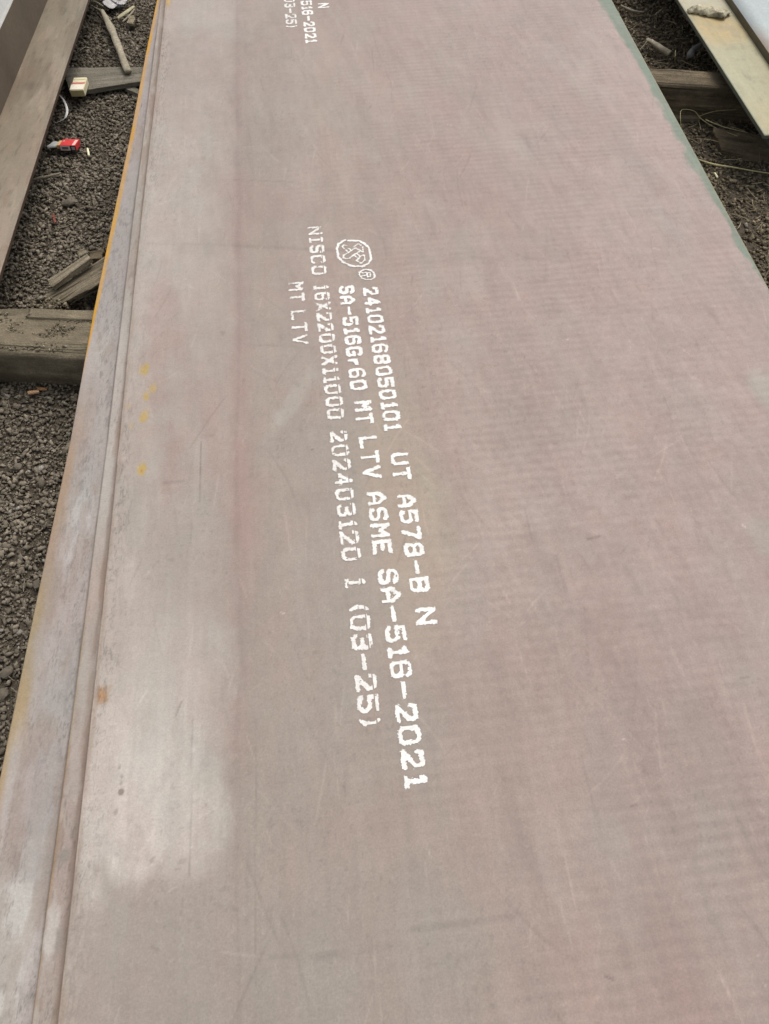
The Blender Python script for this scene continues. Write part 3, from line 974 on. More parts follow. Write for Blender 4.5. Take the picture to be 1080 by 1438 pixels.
P_ = lambda u, v: on(u, v, ZT)
STAMP = {
    0: [('24102168050101', (519.5, 404), (552.6, 605.5)), ('UT', (560.1, 636.6), (565.2, 674.4)),
        ('A578-B', (569.7, 695), (590.2, 831.6)), ('N', (596.2, 854.4), (599.3, 877.3))],
    1: [('SA-516Gr60', (485.9, 401.8), (504.5, 548)), ('MT', (509.0, 563.6), (512.6, 595.6)),
        ('LTV', (516, 613.7), (523.3, 672.2)), ('ASME', (528, 691.5), (537.7, 778.1)),
        ('SA-516-2021', (543.7, 799.8), (584.8, 1106.7))],
    2: [('NISCO', (441.9, 318.8), (448.4, 386)), ('16X2200X11000', (450.5, 400.6), (472, 588.9)),
        ('202403120', (474.6, 605.8), (493.9, 788.2)), ('1', (498.0, 811), (499.3, 825.5)),
        ('(03-25)', (502.8, 847.7), (520.5, 1022.7))],
    3: [('MT', (415.6, 396.8), (417.3, 424)), ('LTV', (419, 436.5), (422.1, 484.2))],
}
SHIFT = P_(437.4, 60.6) - P_(584.8, 1106.7)
SHIFTS = [P_(454.4, 11.3) - P_(599.3, 877.3), SHIFT, P_(409.8, 39.6) - P_(520.5, 1022.7)]
for k, words in STAMP.items():
    for rep in range(2):
        if rep and k == 3:
            continue
        sh = SHIFTS[k] if rep else np.zeros(2)
        for i, (text, a, b) in enumerate(words if not rep else words[-1:]):
            for q, (ch, segs, frame) in enumerate(word_segments(text, P_(*a) + sh, P_(*b) + sh)):
                raster_marks('stencil_character', [(segs, frame)], top_plate,
                             hw=(0.0058, 0.0059, 0.0053, 0.0047)[k], gap=(0.0145, 0.0176) if k == 2 else None,
                             wear=(0.3, 0.35, 0.55, 0.6)[k], mat=M_PAINT_THIN if k > 1 else None, seed=70 + k + rep * 7 + i * 11)


def zz(px, py):                       # point read from the enlarged emblem
    return P_(462 + px / 14.4, 328 + py / 14.4)


def zpoly(pts):
    q = [zz(*p) for p in pts]
    return list(zip(q[:-1], q[1:]))


for rep in range(1):
    sh = np.zeros(2)
    mv = lambda segs: [(p + sh, q + sh) for p, q in segs]
    ring = zpoly([(320, 140), (190, 215), (165, 300), (190, 490), (270, 570), (430, 650), (510, 670), (680, 668), (800, 610),
                  (850, 520), (835, 420), (805, 290), (730, 220), (620, 155), (520, 150), (390, 150)])
    raster_marks('emblem_ring', [(mv(ring), None)], top_plate, hw=0.0044, wear=0.35, seed=91 + rep)
    mark = (zpoly([(500, 275), (585, 215), (640, 240)]) + zpoly([(680, 270), (690, 380), (530, 300), (290, 450), (290, 490), (340, 520), (420, 500), (620, 360)])
            + zpoly([(560, 410), (630, 470), (710, 440), (730, 540), (650, 610), (560, 550), (630, 475)])
            + zpoly([(520, 450), (600, 520)]) + zpoly([(350, 250), (300, 235), (265, 270), (310, 315)])
            + zpoly([(345, 340), (385, 375)]) + zpoly([(400, 310), (445, 340)]))
    raster_marks('emblem_mark', [(mv(mark), None)], top_plate, hw=0.0025, wear=0.6, seed=93 + rep)
    reg = zpoly([(690, 740), (740, 730), (840, 745), (900, 790), (925, 860), (910, 905), (850, 935), (740, 935), (660, 905), (620, 850), (620, 790), (690, 740)])
    rl = zpoly([(670, 800), (830, 800), (840, 875), (790, 880), (765, 840), (765, 800)]) + zpoly([(765, 840), (675, 865)])
    raster_marks('registered_mark', [(mv(reg + rl), None)], top_plate, hw=0.0027, wear=0.2, seed=95 + rep)


# ------------------------------------------------------------------ neighbouring stacks
def paint_leftlow(X, Y, L, R):
    C = strip_common(X, Y, pc(153, 139, 119), 110)
    C = mixc(C, pc(172, 155, 137), (1 - sstep(2.3, 3.2, Y)) * 0.8)
    C = mixc(C, pc(172, 138, 118), (1 - sstep(1.9, 2.35, Y)) * 0.5)
    C = mixc(C, pc(118, 106, 92), blob(X, Y, (45, 122), 0.05, 0.035, ZT - 0.04) * 0.7)
    C = mixc(C, pc(184, 166, 146), sstep(0.54, 0.68, fbm(X, Y, 0.06, 0.25, 5, seed=380)) * 0.4)
    C = mixc(C, pc(122, 106, 88), sstep(0.55, 0.70, fbm(X, Y, 0.05, 0.35, 5, seed=382)) * 0.45)
    C = mixc(C, pc(160, 116, 84), sstep(0.60, 0.72, fbm(X, Y, 0.04, 0.12, 5, seed=384)) * (1 - sstep(2.2, 3.2, Y)) * 0.5)
    C = mulc(C, 0.75, sstep(0.68, 0.75, fbm(X, Y, 0.012, 0.016, 3, seed=386)))
    C = scratches(C, X, Y, 60, (-1.4, -1.05), (1.9, 4.3), (0.03, 0.3), (0.004, 0.008), 1.15, 388)
    C = mixc(C, pc(110, 90, 74), (1 - sstep(0.0, 0.01, R - X + (fbm(X, Y, 0.02, 0.05, 3, seed=389) - 0.5) * 0.02)) * 0.5)
    return C


def ll_right(y):
    return np.interp(y, [0.5, 2.16, 2.5, 3.36, 4.16, 9], [-1.23, -1.153, -1.137, -1.095, -1.050, -0.80])


xr4 = xrule([(0, 0.7, 20), (0.7, 1.0, 110)])
lp = plate('steel_plate', lambda y: ll_right(y) - 1.5, ll_right, 0.6, 9, ZT - 0.034, 0.0155, paint_leftlow, xr4, fine=0.010,
           mat=M_STEEL_SIDE, wav=0.0002, edge_mat_col=pc(96, 78, 64))
tag(lp, 'brown steel plate at the left border beside the gravel gap', 'steel plate')


def paint_lefttop(X, Y, L, R):
    return strip_common(X, Y, pc(196, 192, 186), 120)


def lt_right(y):
    return np.interp(y, [0.5, 3.2, 4.1, 9], [-1.50, -1.315, -1.255, -0.95])


xr5 = xrule([(0, 0.7, 10), (0.7, 1.0, 20)])
lt = plate('steel_slab', lambda y: lt_right(y) - 1.2, lt_right, 2.2, 9, ZT + 0.145, 0.1785, paint_lefttop, xr5, fine=0.02,
           mat=M_STEEL_SIDE, wav=0.0002, edge_mat_col=pc(124, 110, 94))
tag(lt, 'thick dark-sided steel slab with pale top in the upper left corner', 'steel slab')


def paint_ochre(X, Y, L, R):
    C = strip_common(X, Y, pc(190, 182, 148), 130)
    C = mixc(C, pc(204, 180, 126), blob(X, Y, (1005, 35), 0.14, 0.22, ZT + 0.005, seed=131) * 0.85)
    C = mixc(C, pc(200, 186, 140), (1 - sstep(0.0, 0.3, Y - 2.66)) * 0.4)
    C = mixc(C, pc(170, 160, 132), sstep(0.55, 0.75, fbm(X, Y, 0.05, 0.08, 4, seed=132)) * 0.5)
    C = mixc(C, pc(140, 128, 104), sstep(0.66, 0.80, fbm(X, Y, 0.02, 0.03, 3, seed=133)) * 0.3)
    C = mixc(C, pc(176, 184, 160), (1 - sstep(0.003, 0.016, X - L)) * 0.5)
    C = mixc(C, pc(206, 200, 176), blob(X, Y, (1000, 4), 0.2, 0.14, ZT + 0.005, seed=134) * 0.6)
    return C


RO = on(1074, 190, ZT + 0.005)
xr6 = xrule([(0, 0.3, 70), (0.3, 1.0, 10)])
ro = plate('steel_plate', lambda y: np.full_like(y, RO[0]), lambda y: np.full_like(y, RO[0] + 1.3), float(RO[1]), 9,
           ZT + 0.005, 0.016, paint_ochre, xr6, fine=0.006, mat=M_STEEL_SIDE, wav=0.0002, edge_mat_col=pc(122, 120, 104))
tag(ro, 'ochre yellow painted steel plate at the top right with its corner in view', 'steel plate')


def paint_rlow(X, Y, L, R):
    return strip_common(X, Y, pc(84, 84, 74), 140)


rl_ = plate('steel_plate', lambda y: np.full_like(y, RO[0] + 0.045), lambda y: np.full_like(y, RO[0] + 1.3), float(RO[1]) - 0.005, 9,
            ZT - 0.0315, 0.0155, paint_rlow, xr5, fine=0.02, mat=M_STEEL_SIDE, wav=0.0002, edge_mat_col=pc(110, 112, 100))
tag(rl_, 'dark steel plate lying hidden under the ochre yellow plate', 'steel plate')


def paint_blue(X, Y, L, R):
    C = strip_common(X, Y, pc(196, 204, 204), 150)
    C = mixc(C, pc(206, 178, 140), (1 - sstep(0.004, 0.018, X - L)) * (1 - sstep(3.2, 3.45, Y)) * 0.9)
    C = mixc(C, pc(200, 186, 178), (1 - sstep(0.03, 0.10, X - L)) * (1 - sstep(3.2, 3.6, Y)) * 0.5)
    return C


BL = on(1080, 74, ZT + 0.037)
BL0 = on(1029, 0, ZT + 0.037)
rb = plate('steel_plate', lambda y: BL[0] + (BL0[0] - BL[0]) * (y - BL[1]) / (BL0[1] - BL[1]), lambda y: np.full_like(y, RO[0] + 1.3),
           2.8, 9, ZT + 0.037, 0.0315, paint_blue, xr5, fine=0.01, mat=M_STEEL_SIDE, wav=0.0002, edge_mat_col=pc(112, 104, 84))
tag(rb, 'pale blue-grey steel plate resting on the ochre plate, top right corner', 'steel plate')


# ------------------------------------------------------------------ timber
def beam_mesh(name, L, W, H, mat, parent=None, seed=1, rough=0.006, nl=90, taper=0.0, sag=0.0, rag=0.0, rnd=0.10, gouge=0.0):
    """A weathered squared timber along local X, base at z = 0: rounded arrises, hollows, frayed ends."""
    npf = 9
    prof = []
    for k in range(4 * npf):
        s, f = divmod(k, npf)
        t = f / npf * 2 - 1
        q = [(t, -1), (1, t), (-t, 1), (-1, -t)][s]
        m = max(abs(q[0]), abs(q[1]))
        r = math.hypot(*q)
        c = 1 - rnd * (r - 1) ** 1.2
        prof.append((q[0] * c, q[1] * c))
    prof = np.array(prof)
    m = len(prof)
    xs = np.linspace(0, L, nl)
    V = []
    r = np.random.RandomState(seed)
    endoff = r.uniform(-1, 1, m) * rag
    endoff2 = r.uniform(-1, 1, m) * rag
    for i, x in enumerate(xs):
        k = 1 - taper * x / L
        py = prof[:, 0] * W / 2 * k
        pz = (prof[:, 1] * 0.5 + 0.5) * H * (1 - 0.4 * taper * x / L)
        ang = np.arange(m) / m * 9
        nz = (fbm(np.full(m, x), ang, 0.10, 0.9, 4, seed=seed) - 0.5) * 2 * rough
        nz2 = (fbm(np.full(m, x), ang, 0.5, 0.18, 3, seed=seed + 3) - 0.5) * 2 * rough * (0.7 + gouge)
        nrm = np.stack([prof[:, 0], prof[:, 1]], -1)
        nrm /= np.linalg.norm(nrm, axis=1)[:, None]
        xo = np.zeros(m)
        if i == 0:
            xo = endoff
        if i == nl - 1:
            xo = endoff2
        for j in range(m):
            V.append((x + xo[j], py[j] + nrm[j, 0] * (nz[j] + nz2[j]),
                      pz[j] + nrm[j, 1] * (nz[j] + nz2[j]) - sag * math.sin(math.pi * x / L)))
    F = []
    for i in range(nl - 1):
        for j in range(m):
            a, b = i * m + j, i * m + (j + 1) % m
            F.append((a, b, b + m, a + m))
    V.append((0, 0, H * 0.5))
    V.append((L, 0, H * 0.5))
    ca, cb = len(V) - 2, len(V) - 1
    for j in range(m):
        F.append((ca, (j + 1) % m, j))
        F.append((cb, (nl - 1) * m + j, (nl - 1) * m + (j + 1) % m))
    F = [tuple(reversed(f)) for f in F]
    o = mesh_obj(name, V, F, mat, parent, smooth=True)
    bm = bmesh.new()
    bm.from_mesh(o.data)
    bmesh.ops.recalc_face_normals(bm, faces=bm.faces)
    bm.to_mesh(o.data)
    bm.free()
    return o


def place_between(o, a, b):
    """Put local X of the object along a -> b."""
    a, b = np.array(a, float), np.array(b, float)
    d = b - a
    o.location = a
    o.rotation_euler = (0, -math.atan2(d[2], math.hypot(d[0], d[1])), math.atan2(d[1], d[0]))
    return float(np.linalg.norm(d))


W_TIMBER = wood_material('weathered_timber', tuple(pd(136, 125, 104)), tuple(pd(106, 96, 79)), 34, 0.6, 0.6)
W_DARK = wood_material('dark_timber', tuple(pd(134, 120, 97)), tuple(pd(76, 66, 52)), 40, 0.5, 0.6)
W_GREY = wood_material('grey_board', tuple(pd(136, 130, 116)), tuple(pd(104, 98, 86)), 40, 0.2)
W_LIGHT = wood_material('pale_splintered_wood', tuple(pd(166, 155, 132)), tuple(pd(118, 106, 88)), 90, 0.35)
W_FIBRE = wood_material('fibrous_wood', tuple(pd(164, 151, 127)), tuple(pd(70, 61, 50)), 110, 0.8)

TT = ZT - 0.0478             # top of the bearers under the stack
# left bearer
a = np.array([-2.35, 2.105]); b = np.array([1.25, 1.515])
e1 = empty('timber_bearer', (a[0], a[1], -0.01), math.atan2(b[1] - a[1], b[0] - a[0]))
LB = float(np.linalg.norm(b - a))
beam_mesh('bearer_body', LB, 0.215, TT + 0.006, W_TIMBER, e1, 5, 0.0085, 240, rnd=0.16, gouge=0.5)
st = beam_mesh('split_strip', 0.26, 0.045, 0.012, W_TIMBER, e1, 9, 0.002, 40, rnd=0.2, rag=0.01)
st.location = (1.325, 0.078, TT + 0.0005)
tag(e1, 'heavy squared grey-brown timber bearer under the plates on the left', 'timber')

# right bearer
a = np.array([0.25, 3.50]); b = np.array([3.0, 2.89])
e2 = empty('timber_bearer', (a[0], a[1], 0.0), math.atan2(b[1] - a[1], b[0] - a[0]))
beam_mesh('bearer_body', float(np.linalg.norm(b - a)), 0.135, TT - 0.001, W_DARK, e2, 15, 0.005, 180, rnd=0.13, gouge=0.6)
tag(e2, 'dark brown timber bearer between the main stack and the ochre plate', 'timber')
def on_bearer(x, y):
    d = (y - (2.105 + (x + 2.35) * (1.515 - 2.105) / 3.6))
    return (np.abs(d) < 0.088) & (fbm(x, y, 0.07, octv=3, seed=401) > 0.5)


chips('bearer_grit', (-1.5, -0.78, 1.6, 2.15), 9000, (0.0015, 0.008), (0.4, 0.7), pd(88, 79, 66), pd(140, 129, 108), 61, level=TT - 0.006,
      hole=on_bearer, label='fine grit and crumbs lying on the left timber bearer')


def heap(x, y):
    c = on(70, 428, 0.05)
    return np.hypot((x - c[0]) / 0.085, (y - c[1]) / 0.04) + (fbm(x, y, 0.04, octv=2, seed=405) - 0.5) < 0.9


chips('soil_heap', (-1.3, -0.8, 1.9, 2.2), 14000, (0.004, 0.015), (0.5, 0.8), pd(96, 87, 72), pd(138, 127, 106), 62, lift=(0.0, 0.065),
      hole=heap, label='crumbly soil heaped between the left bearer and the broken planks')


def board(name, p4, thick, mat, seed=1, n=(26, 12), rough=0.003, edge=0.004, parent=None):
    """A loose plank from its four top corners (p4 goes round, first side is the long one)."""
    p4 = [np.array(p, float) for p in p4]
    o = np.mean(p4, 0)
    d = (p4[1] + p4[2]) / 2 - (p4[0] + p4[3]) / 2
    L = np.linalg.norm(d)
    ex = d / L
    ey = np.cross((0, 0, 1), ex); ey /= np.linalg.norm(ey)
    ez = np.cross(ex, ey)
    R = np.stack([ex, ey, ez], 0)
    q = [(R @ (p - o)) for p in p4]
    nx, ny = n
    V = []
    for side in (0, 1):
        for i in range(nx + 1):
            for j in range(ny + 1):
                s, t = i / nx, j / ny
                p = (q[0] * (1 - s) + q[1] * s) * (1 - t) + (q[3] * (1 - s) + q[2] * s) * t
                p = p.copy()
                nzv = float(fbm(p[0] + 5, p[1] + 5, 0.12, 0.02, 3, seed=seed) - 0.5) * 2 * rough
                if i in (0, nx):
                    p[0] += float(fbm(p[1] * 1 + 3, side * 0.3, 0.012, 1, 2, seed=seed + 2) - 0.5) * 2 * edge
                if j in (0, ny):
                    p[1] += float(fbm(p[0] + 3, side * 0.3, 0.03, 1, 3, seed=seed + 4) - 0.5) * 2 * edge * 0.6
                p[2] += nzv - (thick if side else 0)
                if side == 0 and (i in (0, nx) or j in (0, ny)):
                    p[2] -= 0.0015
                V.append(p)
    m = (nx + 1) * (ny + 1)
    idx = lambda s, i, j: s * m + i * (ny + 1) + j
    F = []
    for i in range(nx):
        for j in range(ny):
            F.append((idx(0, i, j), idx(0, i + 1, j), idx(0, i + 1, j + 1), idx(0, i, j + 1)))
            F.append((idx(1, i, j), idx(1, i, j + 1), idx(1, i + 1, j + 1), idx(1, i + 1, j)))
    for i in range(nx):
        F.append((idx(0, i, 0), idx(1, i, 0), idx(1, i + 1, 0), idx(0, i + 1, 0)))
        F.append((idx(0, i, ny), idx(0, i + 1, ny), idx(1, i + 1, ny), idx(1, i, ny)))
    for j in range(ny):
        F.append((idx(0, 0, j), idx(0, 0, j + 1), idx(1, 0, j + 1), idx(1, 0, j)))
        F.append((idx(0, nx, j), idx(1, nx, j), idx(1, nx, j + 1), idx(0, nx, j + 1)))
    ob = mesh_obj(name, V, F, mat, parent)
    bm = bmesh.new(); bm.from_mesh(ob.data); bmesh.ops.recalc_face_normals(bm, faces=bm.faces); bm.to_mesh(ob.data); bm.free()
    rot = np.eye(4); rot[:3, :3] = R.T; rot[:3, 3] = o
    from mathutils import Matrix
    ob.matrix_world = Matrix(rot.tolist())
    return ob


# broken planks by the left bearer
zB0, zB1 = 0.045, 0.10
o = board('broken_plank', [on3(56, 420, zB0), on3(154, 354, zB1), on3(150, 394, zB1), on3(64, 436, zB0)], 0.022, W_FIBRE, 3,
          (40, 14), 0.006, 0.012)
tag(o, 'long fibrous broken plank sloping under the main stack beside the bearer', 'plank')
o = board('broken_plank', [on3(66, 393, 0.085), on3(122, 356, 0.125), on3(128, 362, 0.125), on3(73, 403, 0.085)], 0.02, W_LIGHT, 5,
          (30, 8), 0.002, 0.004)
tag(o, 'short pale plank lying on top of the fibrous broken plank', 'plank')
o = board('wood_chunk', [on3(108, 354, 0.06), on3(118, 348, 0.07), on3(123, 354, 0.07), on3(112, 360, 0.06)], 0.03, W_LIGHT, 7,
          (10, 6), 0.004, 0.005)
tag(o, 'pale splintered wood chunk behind the short plank', 'wood chunk')
o = board('wood_chunk', [on3(124, 353, 0.055), on3(146, 348, 0.055), on3(143, 362, 0.055), on3(128, 363, 0.055)], 0.04, W_DARK, 8,
          (12, 8), 0.006, 0.008)
tag(o, 'dark rotten wood chunk between the broken planks and the plate edge', 'wood chunk')
# loose boards, upper left
o = board('loose_board', [on3(88, 95, 0.05), on3(206, 93, 0.05), on3(202, 113, 0.05), on3(98, 129, 0.05)], 0.022, W_GREY, 9, (40, 14),
          0.003, 0.004)
tag(o, 'smooth grey board lying across the upper left gravel gap', 'board')
o = board('loose_board', [on3(178, 117, 0.028), on3(202, 128, 0.028), on3(200, 134, 0.028), on3(176, 124, 0.028)], 0.018, W_GREY, 10, (14, 6),
          0.002, 0.004)
tag(o, 'small grey board offcut in front of the grey board at the plate edge', 'board')
# right hand boards
o = board('loose_board', [on3(944, 156, 0.03), on3(985, 158, 0.03), on3(985, 166, 0.03), on3(948, 166, 0.03)], 0.02, W_TIMBER, 11, (16, 6), 0.003, 0.004)
tag(o, 'short grey slat on the soil in front of the right bearer', 'board')
o = board('loose_board', [on3(1002, 178, 0.055), on3(1110, 196, 0.055), on3(1110, 231, 0.02), on3(1012, 211, 0.02)], 0.03, W_DARK, 12, (24, 10), 0.006, 0.01)
tag(o, 'brown half buried board in the shade below the ochre plate corner', 'board')


def tube(name, pts, radii, mat, seg_n=9, rough=0.0, seed=1, parent=None, flat=1.0):
    """A tapered, knotty stick or stem through the given points."""
    pts = [np.array(p, float) for p in pts]
    # resample
    P, R_ = [], []
    n = 7
    for i in range(len(pts) - 1):
        p0 = pts[max(i - 1, 0)]; p1 = pts[i]; p2 = pts[i + 1]; p3 = pts[min(i + 2, len(pts) - 1)]
        for k in range(n):
            t = k / n
            P.append(0.5 * ((2 * p1) + (-p0 + p2) * t + (2 * p0 - 5 * p1 + 4 * p2 - p3) * t * t + (-p0 + 3 * p1 - 3 * p2 + p3) * t ** 3))
            R_.append(radii[i] * (1 - t) + radii[i + 1] * t)
    P.append(pts[-1]); R_.append(radii[-1])
    o0 = P[0].copy()
    V, F = [], []
    for i, p in enumerate(P):
        d = P[min(i + 1, len(P) - 1)] - P[max(i - 1, 0)]
        d /= np.linalg.norm(d)
        s = np.cross(d, (0, 0, 1)); s /= max(np.linalg.norm(s), 1e-6)
        u = np.cross(s, d)
        for k in range(seg_n):
            a = 2 * math.pi * k / seg_n
            rr = R_[i] * (1 + rough * 2 * (float(vnoise(i * 0.45, k * 1.1, seed)) - 0.5))
            V.append(p - o0 + s * math.cos(a) * rr + u * math.sin(a) * rr * flat)
    m = len(P)
    for i in range(m - 1):
        for k in range(seg_n):
            a, b = i * seg_n + k, i * seg_n + (k + 1) % seg_n
            F.append((a, b, b + seg_n, a + seg_n))
    F.append(tuple(reversed(range(seg_n))))
    F.append(tuple((m - 1) * seg_n + k for k in range(seg_n)))
    ob = mesh_obj(name, V, F, mat, parent, smooth=True)
    ob.location = o0
    bm = bmesh.new(); bm.from_mesh(ob.data); bmesh.ops.recalc_face_normals(bm, faces=bm.faces); bm.to_mesh(ob.data); bm.free()
    return ob


M_STICK = flat_material('bare_stick', pd(150, 141, 122), 0.85, 0.2, 60, 0.3, 0.4, 0.003)
M_STICK_P = flat_material('pale_stick', pd(176, 167, 138), 0.85, 0.2, 60, 0.25, 0.4, 0.003)
M_STEM = flat_material('dry_stem', pd(178, 168, 124), 0.7, 0.3, 80, 0.25, 0.1)
M_STRAP = flat_material('white_strap', pd(214, 212, 208), 0.5, 0.4, 80, 0.12, 0.1)

tag(tube('stick', [on3(143, 14, 0.03), on3(155, 38, 0.05), on3(168, 70, 0.075), on3(180, 101, 0.066)], [0.008, 0.020, 0.017, 0.017], M_STICK, 10, 0.25, 2, flat=0.6),
    'thick bare grey stick resting with its end on the grey board', 'stick')
tag(tube('stick', [on3(165, 26, 0.02), on3(176, 18, 0.03), on3(188, 9, 0.03)], [0.012, 0.014, 0.010], M_STICK_P, 8, 0.2, 3, flat=0.4),
    'pale flat splinter stick pointing up right at the upper left', 'stick')
tag(tube('stick', [on3(172, 31, 0.02), on3(182, 22, 0.025), on3(189, 13, 0.03)], [0.005, 0.006, 0.004], M_STICK, 7, 0.2, 4),
    'thin twig just right of the pale flat splinter stick', 'stick')
tag(tube('stick', [on3(112, 6, 0.02), on3(132, 3, 0.03), on3(152, 14, 0.02)], [0.006, 0.008, 0.004], M_STICK, 7, 0.25, 5),
    'grey twig near the top border beside the brown left plate', 'stick')
tag(tube('stick', [on3(128, 8, 0.02), on3(142, 16, 0.03), on3(154, 26, 0.02)], [0.004, 0.006, 0.004], M_STICK, 7, 0.25, 6),
    'short grey twig leading to the thick stick', 'stick')
tag(tube('stick', [on3(46, 252, 0.02), on3(66, 248, 0.025), on3(86, 243, 0.022)], [0.006, 0.006, 0.003], M_STICK, 7, 0.2, 7),
    'slim grey stick poking out from under the brown left plate', 'stick')
tag(tube('stick', [on3(909, 55, 0.04), on3(922, 63, 0.045), on3(941, 76, 0.035)], [0.010, 0.016, 0.018], M_STICK, 9, 0.3, 8, flat=0.7),
    'bare grey stick behind the right bearer', 'stick')
tag(tube('stick', [on3(898, 70, 0.02), on3(904, 64, 0.03), on3(910, 56, 0.045)], [0.003, 0.003, 0.003], M_STICK, 6, 0.2, 9),
    'thin twig leaning on the bare stick behind the right bearer', 'stick')
tag(tube('stick', [on3(872, 8, 0.02), on3(888, 15, 0.02), on3(905, 17, 0.02)], [0.006, 0.006, 0.003], M_STICK, 6, 0.2, 10),
    'dark crooked twig in the far right soil near the green edge', 'stick')
tag(tube('stick', [on3(921, 20, 0.02), on3(930, 13, 0.02)], [0.005, 0.004], M_STICK_P, 6, 0.1, 11),
    'pale splinter in the far right soil near the top border', 'stick')
tag(tube('stick', [on3(969, 80, 0.04), on3(973, 70, 0.05), on3(986, 62, 0.05)], [0.018, 0.014, 0.010], flat_material('grey_stick', pd(146, 144, 140), 0.8, 0.2, 60, 0.3, 0.4, 0.003), 9, 0.3, 12),
    'pale grey stick stub in the shade beside the ochre plate', 'stick')

tag(tube('dry_stem', [on3(981, 224, 0.05), on3(1003, 231, 0.035), on3(1030, 235, 0.03), on3(1058, 240, 0.03), on3(1085, 244, 0.03)],
         [0.002, 0.0042, 0.003, 0.0025, 0.002], M_STEM, 6), 'long yellowish dry stem across the soil below the buried board', 'dry stem')
tag(tube('dry_stem', [on3(957, 180, 0.03), on3(955.5, 165, 0.06), on3(958, 154, 0.07), on3(975, 156, 0.06), on3(985, 167, 0.04), on3(1006, 180, 0.04), on3(1036, 191, 0.06)],
         [0.0012, 0.0014, 0.0014, 0.0014, 0.0016, 0.0016, 0.001], M_STEM, 5), 'thin looping dry stem over the short grey slat', 'dry stem')
tag(tube('dry_stem', [on3(982, 163, 0.04), on3(1005, 156, 0.06), on3(1038, 154, 0.07)], [0.0014, 0.0014, 0.001], M_STEM, 5),
    'thin dry stem along the foot of the right bearer', 'dry stem')
tag(tube('dry_stem', [on3(991, 168, 0.05), on3(1016, 178, 0.06), on3(1050, 186, 0.06)], [0.002, 0.002, 0.001], M_STEM, 5),
    'greenish dry stem over the brown half buried board', 'dry stem')
tag(tube('dry_stem', [on3(948, 90, 0.05), on3(948, 80, 0.09), on3(949, 70, 0.10)], [0.0014, 0.0014, 0.001], M_STEM, 5),
    'upright dry stem behind the right bearer', 'dry stem')
tag(tube('plastic_strap', [on3(84, 134, 0.03), on3(89, 140, 0.05), on3(94, 153, 0.055), on3(92.5, 163, 0.05), on3(87, 169, 0.035), on3(76, 173, 0.015)],
         [0.003, 0.004, 0.006, 0.006, 0.004, 0.002], M_STRAP, 8, flat=0.25), 'white curved plastic strap beside the brown left plate', 'strap')


# ------------------------------------------------------------------ small litter
def boxes(name, lo, hi, mat, parent, bev=0.0008, rz=0.0):
    bm = bmesh.new()
    bmesh.ops.create_cube(bm, size=1)
    for v in bm.verts:
        for k in range(3):
            v.co[k] = lo[k] + (v.co[k] + 0.5) * (hi[k] - lo[k])
    if bev:
        bmesh.ops.bevel(bm, geom=bm.edges[:], offset=bev, segments=2, affect='EDGES')
    me = bpy.data.meshes.new(name)
    bm.to_mesh(me); bm.free()
    me.materials.append(mat)
    o = bpy.data.objects.new(name, me)
    SC.collection.objects.link(o)
    o.parent = parent
    return o


M_RED = flat_material('red_card', pd(206, 62, 62), 0.45, 0.45, 90, 0.10, 0.05)
M_CARDW = flat_material('white_card', pd(216, 212, 204), 0.55, 0.4, 90, 0.08, 0.05)
M_BLACK = flat_material('black_print', pd(42, 36, 34), 0.5, 0.4, 90, 0.1, 0.05)
M_FOIL = flat_material('foil_lining', pd(206, 206, 200), 0.35, 0.6, 90, 0.12, 0.3, 0.002)
M_TAN = flat_material('tan_card', pd(216, 178, 126), 0.6, 0.3, 90, 0.08, 0.05)
M_CREAM = flat_material('cream_card', pd(216, 206, 172), 0.6, 0.3, 60, 0.10, 0.1)
M_CREAM_D = flat_material('soiled_cream_card', pd(176, 164, 118), 0.7, 0.3, 60, 0.15, 0.1)
M_PINK = flat_material('faded_red_print', pd(190, 112, 100), 0.6, 0.3, 60, 0.25, 0.05)
M_BUTT = flat_material('cigarette_paper', pd(232, 226, 188), 0.7, 0.3, 90, 0.08, 0.05)

pk = empty('cigarette_pack', on3(97, 211, 0.024), math.radians(-7))
pk.rotation_euler.x = math.radians(-9)
boxes('pack_body', (-0.036, -0.005, 0), (0.036, 0.060, 0.023), M_RED, pk)
boxes('side_label', (-0.033, -0.0058, 0.002), (0.010, -0.0052, 0.021), M_CARDW, pk, 0)
boxes('side_print', (-0.026, -0.0063, 0.006), (0.002, -0.006, 0.017), flat_material('grey_print', pd(120, 112, 108)), pk, 0)
boxes('dark_band', (0.0102, -0.0058, 0.001), (0.0358, -0.0052, 0.022), M_BLACK, pk, 0)
boxes('barcode_label', (0.017, -0.0063, 0.004), (0.032, -0.006, 0.018), flat_material('grey_label', pd(176, 162, 158)), pk, 0)
boxes('white_end_stripe', (0.020, -0.002, 0.0231), (0.033, 0.050, 0.0236), flat_material('pink_white_print', pd(226, 180, 172)), pk, 0)
boxes('white_mark', (-0.030, 0.036, 0.0231), (-0.022, 0.041, 0.0236), M_CARDW, pk, 0)
lid = boxes('flip_lid', (-0.052, 0.004, 0.004), (-0.037, 0.052, 0.020), M_TAN, pk)
fl = boxes('foil_flap', (-0.080, 0.008, 0.004), (-0.053, 0.054, 0.011), M_FOIL, pk, 0.002)
for v in fl.data.vertices:
    v.co.z += 0.010 * math.sin(v.co.x * 120) + 0.006 * math.sin(v.co.y * 150)
    if v.co.x < -0.06 and v.co.y < 0.02:
        v.co.x -= 0.012
        v.co.y -= 0.012
tag(pk, 'opened red and white cigarette pack lying on the left gravel', 'cigarette pack')

